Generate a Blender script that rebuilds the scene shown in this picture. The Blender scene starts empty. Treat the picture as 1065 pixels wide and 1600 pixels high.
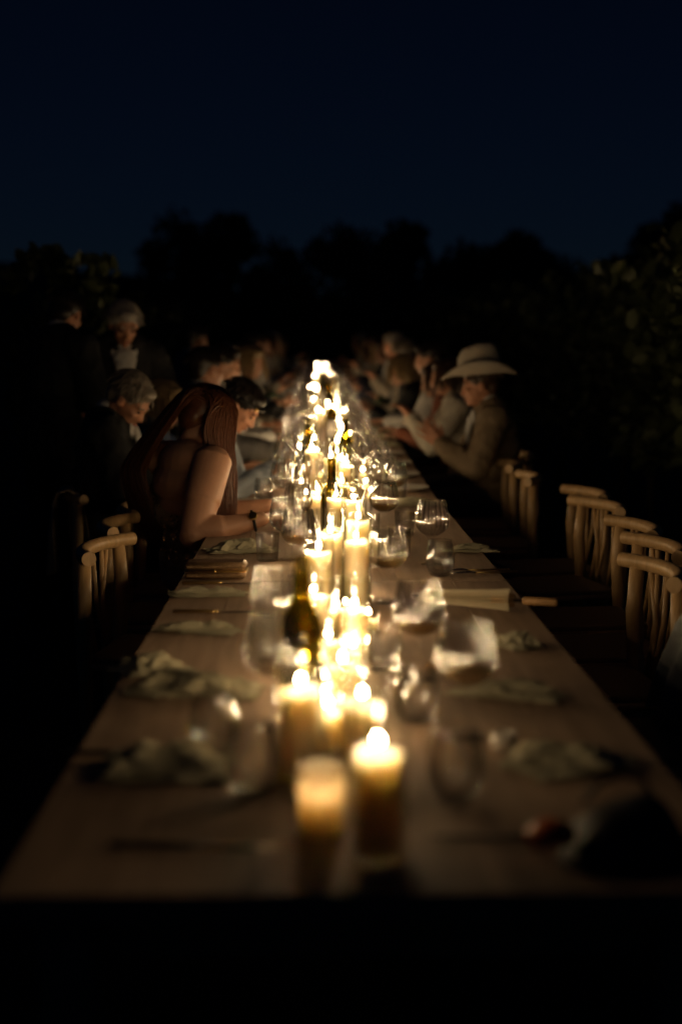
import bpy, bmesh, math, random
from mathutils import Vector, Matrix, Euler, noise
R = math.radians
random.seed(11)
SC = bpy.context.scene
COL = SC.collection

# ---------------------------------------------------------------- camera
F, CZ = 2222.0, 1.395                      # focal length in photo pixels (50 mm), eye height
TH = math.atan(244 / F)                    # tilt down
PS = math.atan(40.5 * math.cos(TH) / F)    # turn right of the table's axis
cam_d = bpy.data.cameras.new('camera')
cam = bpy.data.objects.new('camera', cam_d); COL.objects.link(cam)
cam.location = (0, 0, CZ)
cam.rotation_euler = (R(90) - TH, 0, -PS)
cam_d.sensor_fit = 'VERTICAL'; cam_d.sensor_height = 36; cam_d.lens = 50
cam_d.clip_start = 0.05; cam_d.clip_end = 2000
cam_d.dof.use_dof = True; cam_d.dof.focus_distance = 4.65; cam_d.dof.aperture_fstop = 1.4
SC.camera = cam

# ---------------------------------------------------------------- world: last blue light after sunset
w = bpy.data.worlds.new('World'); SC.world = w; w.use_nodes = True
nt = w.node_tree; nt.nodes.clear()
sky = nt.nodes.new('ShaderNodeTexSky'); sky.sky_type = 'NISHITA'; sky.sun_disc = False
sky.sun_elevation = R(30); sky.sun_rotation = R(180); sky.altitude = 300
sky.air_density = 1.0; sky.dust_density = 0.0; sky.ozone_density = 1.0
tint = nt.nodes.new('ShaderNodeMix'); tint.data_type = 'RGBA'; tint.blend_type = 'MULTIPLY'; tint.inputs[0].default_value = 1.0; tint.inputs[7].default_value = (0.26, 0.49, 1.0, 1)
bg = nt.nodes.new('ShaderNodeBackground'); bg.inputs['Strength'].default_value = 0.00085
wo = nt.nodes.new('ShaderNodeOutputWorld')
nt.links.new(sky.outputs[0], tint.inputs[6]); nt.links.new(tint.outputs[2], bg.inputs[0]); nt.links.new(bg.outputs[0], wo.inputs[0])
FLAME_L = 560.0

SC.view_settings.view_transform = 'Standard'; SC.view_settings.look = 'None'
SC.view_settings.exposure = 0.0; SC.view_settings.gamma = 1.0
SC.render.engine = 'CYCLES'
cy = SC.cycles
cy.max_bounces = 24; cy.diffuse_bounces = 3; cy.glossy_bounces = 8; cy.transmission_bounces = 20; cy.transparent_max_bounces = 64
cy.sample_clamp_indirect = 0; cy.sample_clamp_direct = 0
cy.caustics_reflective = False; cy.caustics_refractive = False
cy.use_adaptive_sampling = False; cy.use_denoising = True; cy.use_light_tree = True

# ---------------------------------------------------------------- photo pixel -> place
def ray(x, y):
    r = (x - 532.5) / F; v = (y - 800) / F
    fw = math.cos(TH) - v * math.sin(TH); dn = math.sin(TH) + v * math.cos(TH)
    return (r * math.cos(PS) + fw * math.sin(PS), fw * math.cos(PS) - r * math.sin(PS), -dn)
def atz(x, y, z):
    d = ray(x, y); t = (z - CZ) / d[2]; return d[0] * t, d[1] * t
def atY(x, y, Y):
    d = ray(x, y); t = Y / d[1]; return d[0] * t, CZ + d[2] * t
# the ground is level at the camera and climbs gently past the second table
SLOPE, Y0, TL = 0.024, 1.65, 2.4
YS = Y0 + 2 * TL
def rise(Y): return max(0.0, Y - YS) * SLOPE if Y < 40 else (40 - YS) * SLOPE
TZ = 0.75
XL, XR = -0.39, 0.55
XC = (XL + XR) / 2
def top(Y): return TZ + rise(Y)

# ---------------------------------------------------------------- mesh helpers
class MB:
    def __init__(s): s.v = []; s.f = []
    def add(s, vs, fs):
        o = len(s.v); s.v += [tuple(p) for p in vs]; s.f += [tuple(i + o for i in f) for f in fs]
    def box(s, c, size, bev=0.0, M=None):
        x, y, z = [k / 2 for k in size]; c = Vector(c)
        if bev <= 0:
            vs = [Vector((a * x, b * y, d * z)) for a in (-1, 1) for b in (-1, 1) for d in (-1, 1)]
            fs = [(0, 1, 3, 2), (4, 6, 7, 5), (0, 4, 5, 1), (2, 3, 7, 6), (0, 2, 6, 4), (1, 5, 7, 3)]
        else:
            bm = bmesh.new(); bmesh.ops.create_cube(bm, size=1)
            for q in bm.verts: q.co = Vector((q.co.x * 2 * x, q.co.y * 2 * y, q.co.z * 2 * z))
            bmesh.ops.bevel(bm, geom=bm.edges[:], offset=bev, segments=1, affect='EDGES')
            bm.verts.index_update()
            vs = [q.co.copy() for q in bm.verts]; fs = [tuple(q.index for q in f.verts) for f in bm.faces]; bm.free()
        s.add([c + (M @ p if M else p) for p in vs], fs)
    def lathe(s, prof, n=24, c=(0, 0, 0), mod=None, close=False):
        vs, fs = [], []
        for i, (r, z) in enumerate(prof):
            for k in range(n):
                a = 2 * math.pi * k / n
                rr = mod(i, r, z, a) if mod else r
                vs.append((c[0] + rr * math.cos(a), c[1] + rr * math.sin(a), c[2] + z))
        m = len(prof)
        for i in range(m - 1 if not close else m):
            for k in range(n):
                a, b = i * n + k, i * n + (k + 1) % n
                j = (i + 1) % m
                fs.append((a, b, j * n + (k + 1) % n, j * n + k))
        if not close:
            if prof[0][0] > 1e-6: fs.append(tuple(reversed(range(n))))
            if prof[-1][0] > 1e-6: fs.append(tuple(range((m - 1) * n, m * n)))
        s.add(vs, fs)
    def tube(s, pts, rad, n=8):
        pts = [Vector(p) for p in pts]
        if not hasattr(rad, '__len__'): rad = [rad] * len(pts)
        vs, fs = [], []; up = None
        for i, p in enumerate(pts):
            t = (pts[min(i + 1, len(pts) - 1)] - pts[max(i - 1, 0)]).normalized()
            if up is None:
                up = t.orthogonal().normalized()
            else:
                up = (up - t * up.dot(t))
                up = up.normalized() if up.length > 1e-6 else t.orthogonal().normalized()
            sd = t.cross(up)
            for k in range(n):
                a = 2 * math.pi * k / n
                vs.append(p + (up * math.cos(a) + sd * math.sin(a)) * rad[i])
        for i in range(len(pts) - 1):
            for k in range(n):
                fs.append((i * n + k, i * n + (k + 1) % n, (i + 1) * n + (k + 1) % n, (i + 1) * n + k))
        fs.append(tuple(reversed(range(n)))); fs.append(tuple(range((len(pts) - 1) * n, len(pts) * n)))
        s.add(vs, fs)
    def cap(s, p0, r0, p1, r1, n=24):
        p0, p1 = Vector(p0), Vector(p1); t = (p1 - p0)
        L = t.length
        t = t / L if L > 1e-6 else Vector((0, 0, 1))
        pts, rr = [], []
        for a in (-80, -50, -20): pts.append(p0 + t * r0 * math.sin(R(a))); rr.append(r0 * math.cos(R(a)))
        for a in (20, 50, 80): pts.append(p1 + t * r1 * math.sin(R(a))); rr.append(r1 * math.cos(R(a)))
        s.tube(pts, rr, n)
    def ell(s, c, rad, M=None, nu=16, nv=10):
        c = Vector(c); vs, fs = [], []
        for i in range(nv + 1):
            th = math.pi * (i + 0.02 * (i == 0) - 0.02 * (i == nv)) / nv
            for k in range(nu):
                a = 2 * math.pi * k / nu
                p = Vector((rad[0] * math.sin(th) * math.cos(a), rad[1] * math.sin(th) * math.sin(a), rad[2] * math.cos(th)))
                vs.append(c + (M @ p if M else p))
        for i in range(nv):
            for k in range(nu):
                fs.append((i * nu + k, (i + 1) * nu + k, (i + 1) * nu + (k + 1) % nu, i * nu + (k + 1) % nu))
        fs.append(tuple(range(nu))); fs.append(tuple(reversed(range(nv * nu, (nv + 1) * nu))))
        s.add(vs, fs)
    def mesh(s, name, m=None, smooth=True):
        me = bpy.data.meshes.new(name); me.from_pydata(s.v, [], s.f); me.update()
        if m: me.materials.append(m)
        if smooth: me.shade_smooth()
        return me

def link(name, me, parent=None, loc=(0, 0, 0), rot=None):
    o = bpy.data.objects.new(name, me); COL.objects.link(o)
    o.location = loc
    if rot: o.rotation_euler = rot
    if parent: o.parent = parent
    return o
def tag(o, label, cat, group=None):
    o['label'] = label; o['category'] = cat
    if group: o['group'] = group
    return o
def thing(name, label, cat, loc=(0, 0, 0), rz=0, group=None):
    o = bpy.data.objects.new(name, None); COL.objects.link(o); o.empty_display_size = 0.05
    o.location = loc; o.rotation_euler = (0, 0, rz)
    return tag(o, label, cat, group)
def struct(o): o['kind'] = 'structure'; return o
def smart_smooth(me, ang=40):
    me.shade_smooth()
    try: me.set_sharp_from_angle(angle=R(ang))
    except Exception: pass

# ---------------------------------------------------------------- materials
def mat(name):
    m = bpy.data.materials.new(name); m.use_nodes = True
    return m, m.node_tree, m.node_tree.nodes['Principled BSDF']
def plain(name, col, rough=0.6, metal=0.0, var=0.25, scale=30, bump=0.0, bscale=None, **kw):
    m, t, b = mat(name)
    tc = t.nodes.new('ShaderNodeTexCoord'); n = t.nodes.new('ShaderNodeTexNoise'); n.inputs['Scale'].default_value = scale; n.inputs['Detail'].default_value = 4
    t.links.new(tc.outputs['Object'], n.inputs['Vector'])
    mx = t.nodes.new('ShaderNodeMix'); mx.data_type = 'RGBA'
    mx.inputs[6].default_value = (*[c * (1 - var) for c in col], 1); mx.inputs[7].default_value = (*[min(1, c * (1 + var)) for c in col], 1)
    t.links.new(n.outputs['Fac'], mx.inputs[0]); t.links.new(mx.outputs[2], b.inputs['Base Color'])
    b.inputs['Roughness'].default_value = rough; b.inputs['Metallic'].default_value = metal
    for k, v in kw.items(): b.inputs[k].default_value = v
    if bump:
        n2 = t.nodes.new('ShaderNodeTexNoise'); n2.inputs['Scale'].default_value = bscale or scale * 4; n2.inputs['Detail'].default_value = 3
        t.links.new(tc.outputs['Object'], n2.inputs['Vector'])
        bp = t.nodes.new('ShaderNodeBump'); bp.inputs['Strength'].default_value = bump; bp.inputs['Distance'].default_value = 0.004
        t.links.new(n2.outputs['Fac'], bp.inputs['Height']); t.links.new(bp.outputs[0], b.inputs['Normal'])
    return m
def wood(name, c1, c2, rough, axis=1, stretch=18, scale=7, bump=0.25):
    m, t, b = mat(name)
    tc = t.nodes.new('ShaderNodeTexCoord'); mp = t.nodes.new('ShaderNodeMapping')
    s = [stretch, stretch, stretch]; s[axis] = 1.0
    mp.inputs['Scale'].default_value = s
    oi = t.nodes.new('ShaderNodeObjectInfo')
    ad = t.nodes.new('ShaderNodeVectorMath'); ad.operation = 'ADD'
    sc = t.nodes.new('ShaderNodeVectorMath'); sc.operation = 'SCALE'; sc.inputs[0].default_value = (7, 13, 5)
    t.links.new(oi.outputs['Random'], sc.inputs['Scale'])
    t.links.new(tc.outputs['Object'], ad.inputs[0]); t.links.new(sc.outputs[0], ad.inputs[1]); t.links.new(ad.outputs[0], mp.inputs[0])
    n = t.nodes.new('ShaderNodeTexNoise'); n.inputs['Scale'].default_value = scale; n.inputs['Detail'].default_value = 7; n.inputs['Distortion'].default_value = 0.6
    t.links.new(mp.outputs[0], n.inputs['Vector'])
    cr = t.nodes.new('ShaderNodeValToRGB'); cr.color_ramp.elements[0].position = 0.3; cr.color_ramp.elements[1].position = 0.7
    cr.color_ramp.elements[0].color = (*c1, 1); cr.color_ramp.elements[1].color = (*c2, 1)
    t.links.new(n.outputs['Fac'], cr.inputs[0])
    hsv = t.nodes.new('ShaderNodeHueSaturation')
    mr = t.nodes.new('ShaderNodeMapRange'); mr.inputs[3].default_value = 0.88; mr.inputs[4].default_value = 1.1
    t.links.new(oi.outputs['Random'], mr.inputs[0]); t.links.new(mr.outputs[0], hsv.inputs['Value'])
    t.links.new(cr.outputs[0], hsv.inputs['Color']); t.links.new(hsv.outputs[0], b.inputs['Base Color'])
    r2 = t.nodes.new('ShaderNodeMapRange'); r2.inputs[3].default_value = rough - 0.08; r2.inputs[4].default_value = rough + 0.12
    t.links.new(n.outputs['Fac'], r2.inputs[0]); t.links.new(r2.outputs[0], b.inputs['Roughness'])
    bp = t.nodes.new('ShaderNodeBump'); bp.inputs['Strength'].default_value = bump; bp.inputs['Distance'].default_value = 0.002
    t.links.new(n.outputs['Fac'], bp.inputs['Height']); t.links.new(bp.outputs[0], b.inputs['Normal'])
    return m
def fresnel_fac(t, base, power):
    lw = t.nodes.new('ShaderNodeLayerWeight'); lw.inputs['Blend'].default_value = 0.5
    pw = t.nodes.new('ShaderNodeMath'); pw.operation = 'POWER'; pw.inputs[1].default_value = power
    ma = t.nodes.new('ShaderNodeMath'); ma.operation = 'MULTIPLY_ADD'; ma.inputs[1].default_value = 0.9; ma.inputs[2].default_value = base
    t.links.new(lw.outputs['Facing'], pw.inputs[0]); t.links.new(pw.outputs[0], ma.inputs[0])
    return ma.outputs[0]
def glass_real(name, col=(1, 1, 1), refl=0.08, wide=0.09, edge=1.0):
    """thin clear glass: Fresnel reflection over light that goes straight through; edge < 1 darkens it where
    the ray crosses the wall at a slant (longer way through the glass), which draws the pressed ribs"""
    m, t, b = mat(name); t.nodes.remove(b); out = t.nodes['Material Output']
    tr = t.nodes.new('ShaderNodeBsdfTransparent'); tr.inputs[0].default_value = (*col, 1)
    if edge < 1:
        lw = t.nodes.new('ShaderNodeLayerWeight'); lw.inputs['Blend'].default_value = 0.5
        mr = t.nodes.new('ShaderNodeMapRange'); mr.inputs[1].default_value = 0.02; mr.inputs[2].default_value = 0.22
        mc = t.nodes.new('ShaderNodeMix'); mc.data_type = 'RGBA'; mc.inputs[6].default_value = (*col, 1); mc.inputs[7].default_value = (*[c * edge for c in col], 1)
        t.links.new(lw.outputs['Facing'], mr.inputs[0]); t.links.new(mr.outputs[0], mc.inputs[0]); t.links.new(mc.outputs[2], tr.inputs[0])
    gl = t.nodes.new('ShaderNodeBsdfGlossy'); gl.inputs['Roughness'].default_value = wide
    m2 = t.nodes.new('ShaderNodeMixShader'); t.links.new(fresnel_fac(t, refl, 4.5), m2.inputs[0]); t.links.new(tr.outputs[0], m2.inputs[1]); t.links.new(gl.outputs[0], m2.inputs[2])
    t.links.new(m2.outputs[0], out.inputs['Surface'])
    return m
def glass_thin(name, col=(0.97, 0.97, 0.95)):
    m, t, b = mat(name); t.nodes.remove(b); out = t.nodes['Material Output']
    tr = t.nodes.new('ShaderNodeBsdfTransparent'); tr.inputs[0].default_value = (*col, 1)
    gl = t.nodes.new('ShaderNodeBsdfGlossy'); gl.inputs['Roughness'].default_value = 0.05
    lw = t.nodes.new('ShaderNodeLayerWeight'); lw.inputs['Blend'].default_value = 0.5
    pw = t.nodes.new('ShaderNodeMath'); pw.operation = 'POWER'; pw.inputs[1].default_value = 4.0
    ma = t.nodes.new('ShaderNodeMath'); ma.operation = 'MULTIPLY_ADD'; ma.inputs[1].default_value = 0.9; ma.inputs[2].default_value = 0.035
    mx = t.nodes.new('ShaderNodeMixShader')
    t.links.new(lw.outputs['Facing'], pw.inputs[0]); t.links.new(pw.outputs[0], ma.inputs[0]); t.links.new(ma.outputs[0], mx.inputs[0])
    t.links.new(tr.outputs[0], mx.inputs[1]); t.links.new(gl.outputs[0], mx.inputs[2]); t.links.new(mx.outputs[0], out.inputs['Surface'])
    return m
def emit(name, col, L):
    m, t, b = mat(name); t.nodes.remove(b); out = t.nodes['Material Output']
    e = t.nodes.new('ShaderNodeEmission'); e.inputs[0].default_value = (*col, 1); e.inputs[1].default_value = L
    t.links.new(e.outputs[0], out.inputs['Surface'])
    return m
M = {}
M['table'] = wood('table_wood', (0.27, 0.172, 0.106), (0.39, 0.26, 0.168), 0.66, 1, 16, 3)
M['chair'] = wood('chair_wood', (0.50, 0.31, 0.14), (0.66, 0.43, 0.21), 0.38, 2, 10, 6, 0.1)
M['weave'] = plain('seat_weave', (0.30, 0.22, 0.13), 0.8, scale=200, var=0.4, bump=0.6)
M['wax'] = plain('candle_wax', (0.82, 0.67, 0.45), 0.45, var=0.04, scale=20)
b = M['wax'].node_tree.nodes['Principled BSDF']; b.inputs['Subsurface Weight'].default_value = 1.0
b.inputs['Subsurface Radius'].default_value = (1.0, 0.84, 0.66); b.inputs['Subsurface Scale'].default_value = 0.08
M['pool_block'] = plain('light_block_wax', (0.22, 0.15, 0.08), 0.2, var=0.1)
M['wick'] = plain('wick', (0.02, 0.015, 0.01), 0.9)
M['flame'] = emit('flame', (1.0, 0.70, 0.39), FLAME_L)
M['wineglass'] = glass_real('wine_glass_crystal', (0.995, 0.995, 0.99), 0.25, 0.07, 0.80)
M['wineglass_in'] = glass_real('wine_glass_inner', (0.995, 0.995, 0.99), 0.05, 0.07)
M['tumbler'] = glass_real('tumbler_glass', (0.99, 0.992, 0.99), 0.08, 0.07, 0.85)
M['thin'] = glass_thin('candle_cylinder_glass')
M['bottle'] = glass_real('bottle_glass', (0.70, 0.63, 0.24), 0.07, 0.07, 0.75)
M['wine'] = glass_real('white_wine', (0.92, 0.74, 0.38), 0.04, 0.05)
M['water'] = glass_real('water', (0.97, 0.98, 0.98), 0.04, 0.05)
M['napkin'] = plain('sage_linen', (0.43, 0.39, 0.26), 0.9, var=0.12, scale=60, bump=0.4, bscale=600)
M['steel'] = plain('cutlery_steel', (0.62, 0.58, 0.50), 0.25, 1.0, var=0.05)
M['brass'] = plain('brass', (0.62, 0.42, 0.16), 0.28, 1.0, var=0.05)
M['black'] = plain('black_handle', (0.015, 0.014, 0.014), 0.45)
M['plate'] = plain('stoneware', (0.55, 0.50, 0.42), 0.35, var=0.08)
M['paper'] = plain('cream_paper', (0.46, 0.39, 0.26), 0.8, var=0.1)
M['label'] = plain('bottle_label', (0.72, 0.68, 0.60), 0.7, var=0.05)
M['bamboo'] = plain('bamboo', (0.42, 0.24, 0.10), 0.45, var=0.15)
M['clutch'] = plain('bronze_clutch', (0.20, 0.12, 0.06), 0.38, 0.4, var=0.3, scale=90, bump=0.9, bscale=160)
M['blackbag'] = plain('black_leather', (0.010, 0.009, 0.009), 0.5, bump=0.3, bscale=300)
M['rust'] = plain('rust_leather', (0.50, 0.11, 0.03), 0.4, var=0.15)

# ---------------------------------------------------------------- setting: ground and far hills
def ground():
    bm = MB(); xs = [-900, -300, -100, -40, -15, -6, -3, 0, 3, 6, 15, 40, 100, 300, 900]
    ys = [-300, -60, -10, 0, 3, YS] + [YS + k * 3 for k in range(1, 11)] + [40, 60, 100, 200, 400, 900]
    vs = [(x, y, rise(y)) for y in ys for x in xs]; n = len(xs)
    fs = [(j * n + i, j * n + i + 1, (j + 1) * n + i + 1, (j + 1) * n + i) for j in range(len(ys) - 1) for i in range(n - 1)]
    bm.add(vs, fs)
    m = plain('vineyard_soil', (0.07, 0.06, 0.035), 0.95, var=0.5, scale=3, bump=0.8, bscale=14)
    struct(link('ground', bm.mesh('ground', m)))
ground()
def hills():
    bm = MB(); vs, fs = [], []; n = 80
    for i in range(n + 1):
        x = -160 + 320 * i / n; t = i / n
        h = 16 - 10 * min(1, max(0, (x + 45) / 60)) + 2.0 * noise.noise((x * 0.03, 1.3, 0)) + 0.8 * noise.noise((x * 0.15, 4, 0))
        for (dy, k) in ((-60, 0.0), (-30, 0.55), (0, 1.0), (40, 0.9), (120, 0.0)):
            vs.append((x, 230 + dy, h * k + rise(300) - 0.3 * (k == 0)))
    for i in range(n):
        for k in range(4): fs.append((i * 5 + k, i * 5 + k + 1, (i + 1) * 5 + k + 1, (i + 1) * 5 + k))
    bm.add(vs, fs)
    struct(link('hills', bm.mesh('hills', plain('hill_scrub', (0.035, 0.045, 0.03), 0.95, var=0.4, scale=0.2))))
hills()

# ---------------------------------------------------------------- tables
def table_meshes():
    L, W = TL - 0.008, XR - XL
    n = 6; pw = W / n
    me = {}
    p = MB(); p.box((0, 0, -0.0175), (pw - 0.0012, L, 0.035)); me['plank'] = p.mesh('plank', M['table'], False)
    a = MB(); a.box((0, 0, 0), (0.025, L - 0.26, 0.09), 0.002); me['side'] = a.mesh('apron', M['table'], False)
    a = MB(); a.box((0, 0, 0), (W - 0.22, 0.025, 0.09), 0.002); me['end'] = a.mesh('apron_end', M['table'], False)
    g = MB(); g.lathe([(0.024, 0), (0.03, 0.02), (0.035, 0.4), (0.04, 0.6), (0.04, TZ - 0.035)], 16); me['leg'] = g.mesh('leg', M['table'])
    return me, n, pw, L, W
TM = table_meshes()
place = ['at the near end, its far half crowded with glasses', 'second in the row, beside the woman in the sequinned dress', 'third in the row, beside the man in the pale hat']
for j in range(9):
    me, n, pw, L, W = TM
    y0, y1 = Y0 + j * TL, Y0 + (j + 1) * TL; ym = (y0 + y1) / 2
    lab = ('dark wooden plank table ' + place[j]) if j < 3 else 'dark wooden plank table far down the dining row among seated guests'
    t = thing('dining_table', lab, 'table', (XC, ym, (rise(y0) + rise(y1)) / 2), 0, 'tables joined end to end')
    t.rotation_euler = (math.atan2(rise(y1) - rise(y0), TL), 0, 0)
    for k in range(n): link('plank', me['plank'], t, (-W / 2 + pw * (k + 0.5), 0, TZ))
    for s in (-1, 1):
        link('apron', me['side'], t, (s * (W / 2 - 0.08), 0, TZ - 0.0805))
        link('apron_end', me['end'], t, (0, s * (L / 2 - 0.12), TZ - 0.0805))
        for q in (-1, 1): link('leg', me['leg'], t, (s * (W / 2 - 0.08), q * (L / 2 - 0.075), 0))

# ---------------------------------------------------------------- glassware
def bowl_mesh(name, m, nseg, ribs, profile_o, profile_i, amp, zr):
    """closed glass shell: outer profile up, inner profile down, ribs pressed into the outer wall"""
    g = MB(); no = len(profile_o)
    def mod(i, r, z, a):
        if i < no and zr[0] < z:
            k = min(1, (z - zr[0]) / 0.02)
            return r + amp * k * math.cos(ribs * a)
        return r
    g.lathe([(max(r, 1e-5), z) for r, z in profile_o + profile_i], nseg, mod=mod)
    me = g.mesh(name, m)
    if m is M['wineglass']:
        me.materials.append(M['wineglass_in'])
        for i, q in enumerate(me.polygons):
            z = q.center.z; rr = math.hypot(q.center.x, q.center.y)
            if i >= (no - 1) * nseg or z < 0.09: q.material_index = 1
    return me
WG_O = [(0.0, 0), (0.034, 0), (0.0352, 0.0012), (0.034, 0.0026), (0.02, 0.0042), (0.008, 0.0065), (0.0042, 0.012), (0.0034, 0.03), (0.0033, 0.06), (0.0040, 0.078), (0.0075, 0.0855),
        (0.018, 0.090), (0.031, 0.097), (0.041, 0.106), (0.0485, 0.118), (0.0518, 0.132), (0.0512, 0.146), (0.0485, 0.162), (0.0450, 0.178), (0.0418, 0.192), (0.0402, 0.200), (0.0399, 0.2006)]
WG_I = [(0.0392, 0.2006), (0.0392, 0.199), (0.0406, 0.191), (0.0438, 0.177), (0.0472, 0.161), (0.0498, 0.146), (0.0503, 0.132), (0.047, 0.119), (0.0395, 0.1075), (0.0295, 0.099), (0.016, 0.0925), (0.0, 0.0905)]
WG = bowl_mesh('wine_glass', M['wineglass'], 120, 20, WG_O, WG_I, 0.0015, (0.093, 0.2))
WG_FAR = bowl_mesh('wine_glass_far', M['wineglass'], 60, 20, WG_O, WG_I, 0.0015, (0.093, 0.2))
ST_O = [(0.0, 0), (0.022, 0), (0.027, 0.002), (0.0355, 0.014), (0.0415, 0.03), (0.0432, 0.045), (0.0425, 0.06), (0.0395, 0.08), (0.0358, 0.1), (0.0345, 0.107), (0.0342, 0.1074)]
ST_I = [(0.0334, 0.1074), (0.0335, 0.106), (0.0347, 0.1), (0.0384, 0.08), (0.0413, 0.06), (0.042, 0.045), (0.0402, 0.031), (0.034, 0.017), (0.024, 0.008), (0.0, 0.006)]
ST = bowl_mesh('stemless_glass', M['tumbler'], 64, 1, ST_O, ST_I, 0, (9, 9))
TU_O = [(0.0, 0), (0.032, 0), (0.034, 0.002), (0.0385, 0.086), (0.0385, 0.0875)]
TU_I = [(0.0375, 0.0875), (0.0372, 0.086), (0.0328, 0.009), (0.031, 0.0075), (0.0, 0.0075)]
TU = bowl_mesh('tumbler', M['tumbler'], 64, 1, TU_O, TU_I, 0, (9, 9))
def liquid(prof, m, name):
    g = MB(); g.lathe([(max(r, 1e-5), z) for r, z in prof], 40); return g.mesh(name, m)
WINE = liquid([(0, 0.0912), (0.0155, 0.0932), (0.029, 0.0998), (0.039, 0.1082), (0.0440, 0.1145), (0.0438, 0.1152), (0, 0.1150)], M['wine'], 'wine')
WATER = liquid([(0, 0.0067), (0.0235, 0.0087), (0.0335, 0.0177), (0.0396, 0.0315), (0.0414, 0.045), (0.0412, 0.0512), (0, 0.0508)], M['water'], 'water')
WATER_T = liquid([(0, 0.0082), (0.0308, 0.0082), (0.0324, 0.0097), (0.0345, 0.05), (0, 0.0498)], M['water'], 'water')

USED = []
def free(x, y, r): return all((x - a) ** 2 + (y - b) ** 2 > (r + c) ** 2 for a, b, c in USED)
def claim(x, y, r): USED.append((x, y, r))
def put_glass(kind, x, y, fill, label, group, far=False):
    me, cat, rr = {'wine_glass': (WG_FAR if far else WG, 'wine glass', 0.053), 'stemless_glass': (ST, 'glass', 0.044), 'tumbler': (TU, 'tumbler', 0.039)}[kind]
    t = thing(kind, label, cat, (x, y, top(y) + 0.0006), random.uniform(0, 6.28), group)
    link('bowl' if kind != 'tumbler' else 'wall', me, t)
    if fill:
        lq = {'wine_glass': WINE, 'stemless_glass': WATER, 'tumbler': WATER_T}[kind]
        link('wine' if kind == 'wine_glass' else 'water', lq, t)
    claim(x, y, rr)
    return t

# wine glasses read off the photograph: pixel of the rim, height of the rim known
rim = TZ + 0.2
WGL = [(428, 886, 0, 'ribbed balloon wine glass beside the neck of the yellow-green bottle'),
       (427, 960, 0, 'large ribbed balloon wine glass next to the crumpled napkins'),
       (467, 795, 1, 'ribbed balloon wine glass with a little wine beside the tall candle cylinders'),
       (446, 777, 0, 'ribbed balloon wine glass by the hand wearing a watch'),
       (465, 754, 0, 'ribbed balloon wine glass beside the labelled green bottle'),
       (457, 727, 0, 'ribbed balloon wine glass behind the labelled green bottle'),
       (600, 752, 1, 'ribbed balloon wine glass with a little wine, short tumbler beside its stem'),
       (675, 782, 0, 'empty ribbed balloon wine glass behind the stemless water glass'),
       (606, 824, 1, 'ribbed balloon wine glass with wine in front of a short tumbler'),
       (655, 908, 1, 'ribbed balloon wine glass with amber wine beside the paper parasol'),
       (728, 972, 1, 'ribbed balloon wine glass with amber wine nearest the striped napkin')]
for (px, py, fl, lab) in WGL:
    x, y = atz(px, py, rim)
    put_glass('wine_glass', x, y, fl, lab, 'ribbed wine glasses')
SGL = [('stemless_glass', 687, 900, 1, 'stemless egg-shaped glass half full of water by the fork'),
       ('stemless_glass', 336, 1180, 0, 'empty stemless glass between the crumpled napkins and the candles'),
       ('stemless_glass', 396, 1240, 0, 'empty stemless glass beside the burnt-down candle'),
       ('stemless_glass', 712, 1250, 0, 'empty stemless glass to the right of the front pillar candle'),
       ('stemless_glass', 650, 1128, 0, 'stemless glass between the candle cluster and the amber wine glass'),
       ('tumbler', 418, 876, 0, 'short straight tumbler beside the folded napkin and clutch'),
       ('tumbler', 624, 868, 1, 'short straight tumbler behind a wine glass with wine'),
       ('tumbler', 632, 836, 1, 'short straight tumbler beside the stem of a ribbed wine glass'),
       ('tumbler', 600, 1046, 0, 'straight tumbler beside the middle candles, in front of a stem')]
for (k, px, py, fl, lab) in SGL:
    x, y = atz(px, py, TZ)
    put_glass(k, x, y, fl, lab, 'drinking glasses on the table')

# ---------------------------------------------------------------- bottles
BO = [(0, 0.012), (0.025, 0.004), (0.034, 0.0), (0.0368, 0.004), (0.0372, 0.01), (0.0372, 0.16), (0.0365, 0.175), (0.032, 0.193), (0.0235, 0.207), (0.017, 0.222), (0.0145, 0.245), (0.0138, 0.275), (0.0138, 0.284), (0.0158, 0.285), (0.0158, 0.296), (0.0145, 0.3)]
BI = [(0.0095, 0.3), (0.0098, 0.275), (0.011, 0.245), (0.0135, 0.224), (0.020, 0.209), (0.0285, 0.194), (0.0330, 0.175), (0.0340, 0.16), (0.0340, 0.015), (0.025, 0.012), (0, 0.02)]
BOT = bowl_mesh('bottle', M['bottle'], 40, 1, BO, BI, 0, (9, 9))
def arcband(r, z0, z1, a0, a1, m, name, th=0.0004):
    g = MB(); vs, fs = [], []; n = 18
    for i in range(n + 1):
        a = a0 + (a1 - a0) * i / n
        for (rr, z) in ((r, z0), (r, z1), (r + th, z1), (r + th, z0)): vs.append((rr * math.cos(a), rr * math.sin(a), z))
    for i in range(n):
        for k in range(4): fs.append((i * 4 + k, i * 4 + (k + 1) % 4, (i + 1) * 4 + (k + 1) % 4, (i + 1) * 4 + k))
    fs += [(0, 1, 2, 3), (n * 4 + 3, n * 4 + 2, n * 4 + 1, n * 4)]
    g.add(vs, fs); return g.mesh(name, m)
LBL = arcband(0.0374, 0.03, 0.135, R(-150), R(-75), M['label'], 'label')
LBL2 = arcband(0.0374, 0.1352, 0.152, R(-150), R(-75), M['black'], 'label_band')
def put_bottle(x, y, lab, labelled=True, rz=0, group='wine bottles along the table'):
    t = thing('wine_bottle', lab, 'bottle', (x, y, top(y) + 0.0006), rz, group)
    link('glass_body', BOT, t)
    if labelled:
        l = link('label', LBL, t); link('label_band', LBL2, l)
    claim(x, y, 0.039)
bx, by = atz(518, 717, TZ + 0.3); put_bottle(bx, by, 'open olive-green wine bottle with white label among candle cylinders', True, 0.35)
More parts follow.
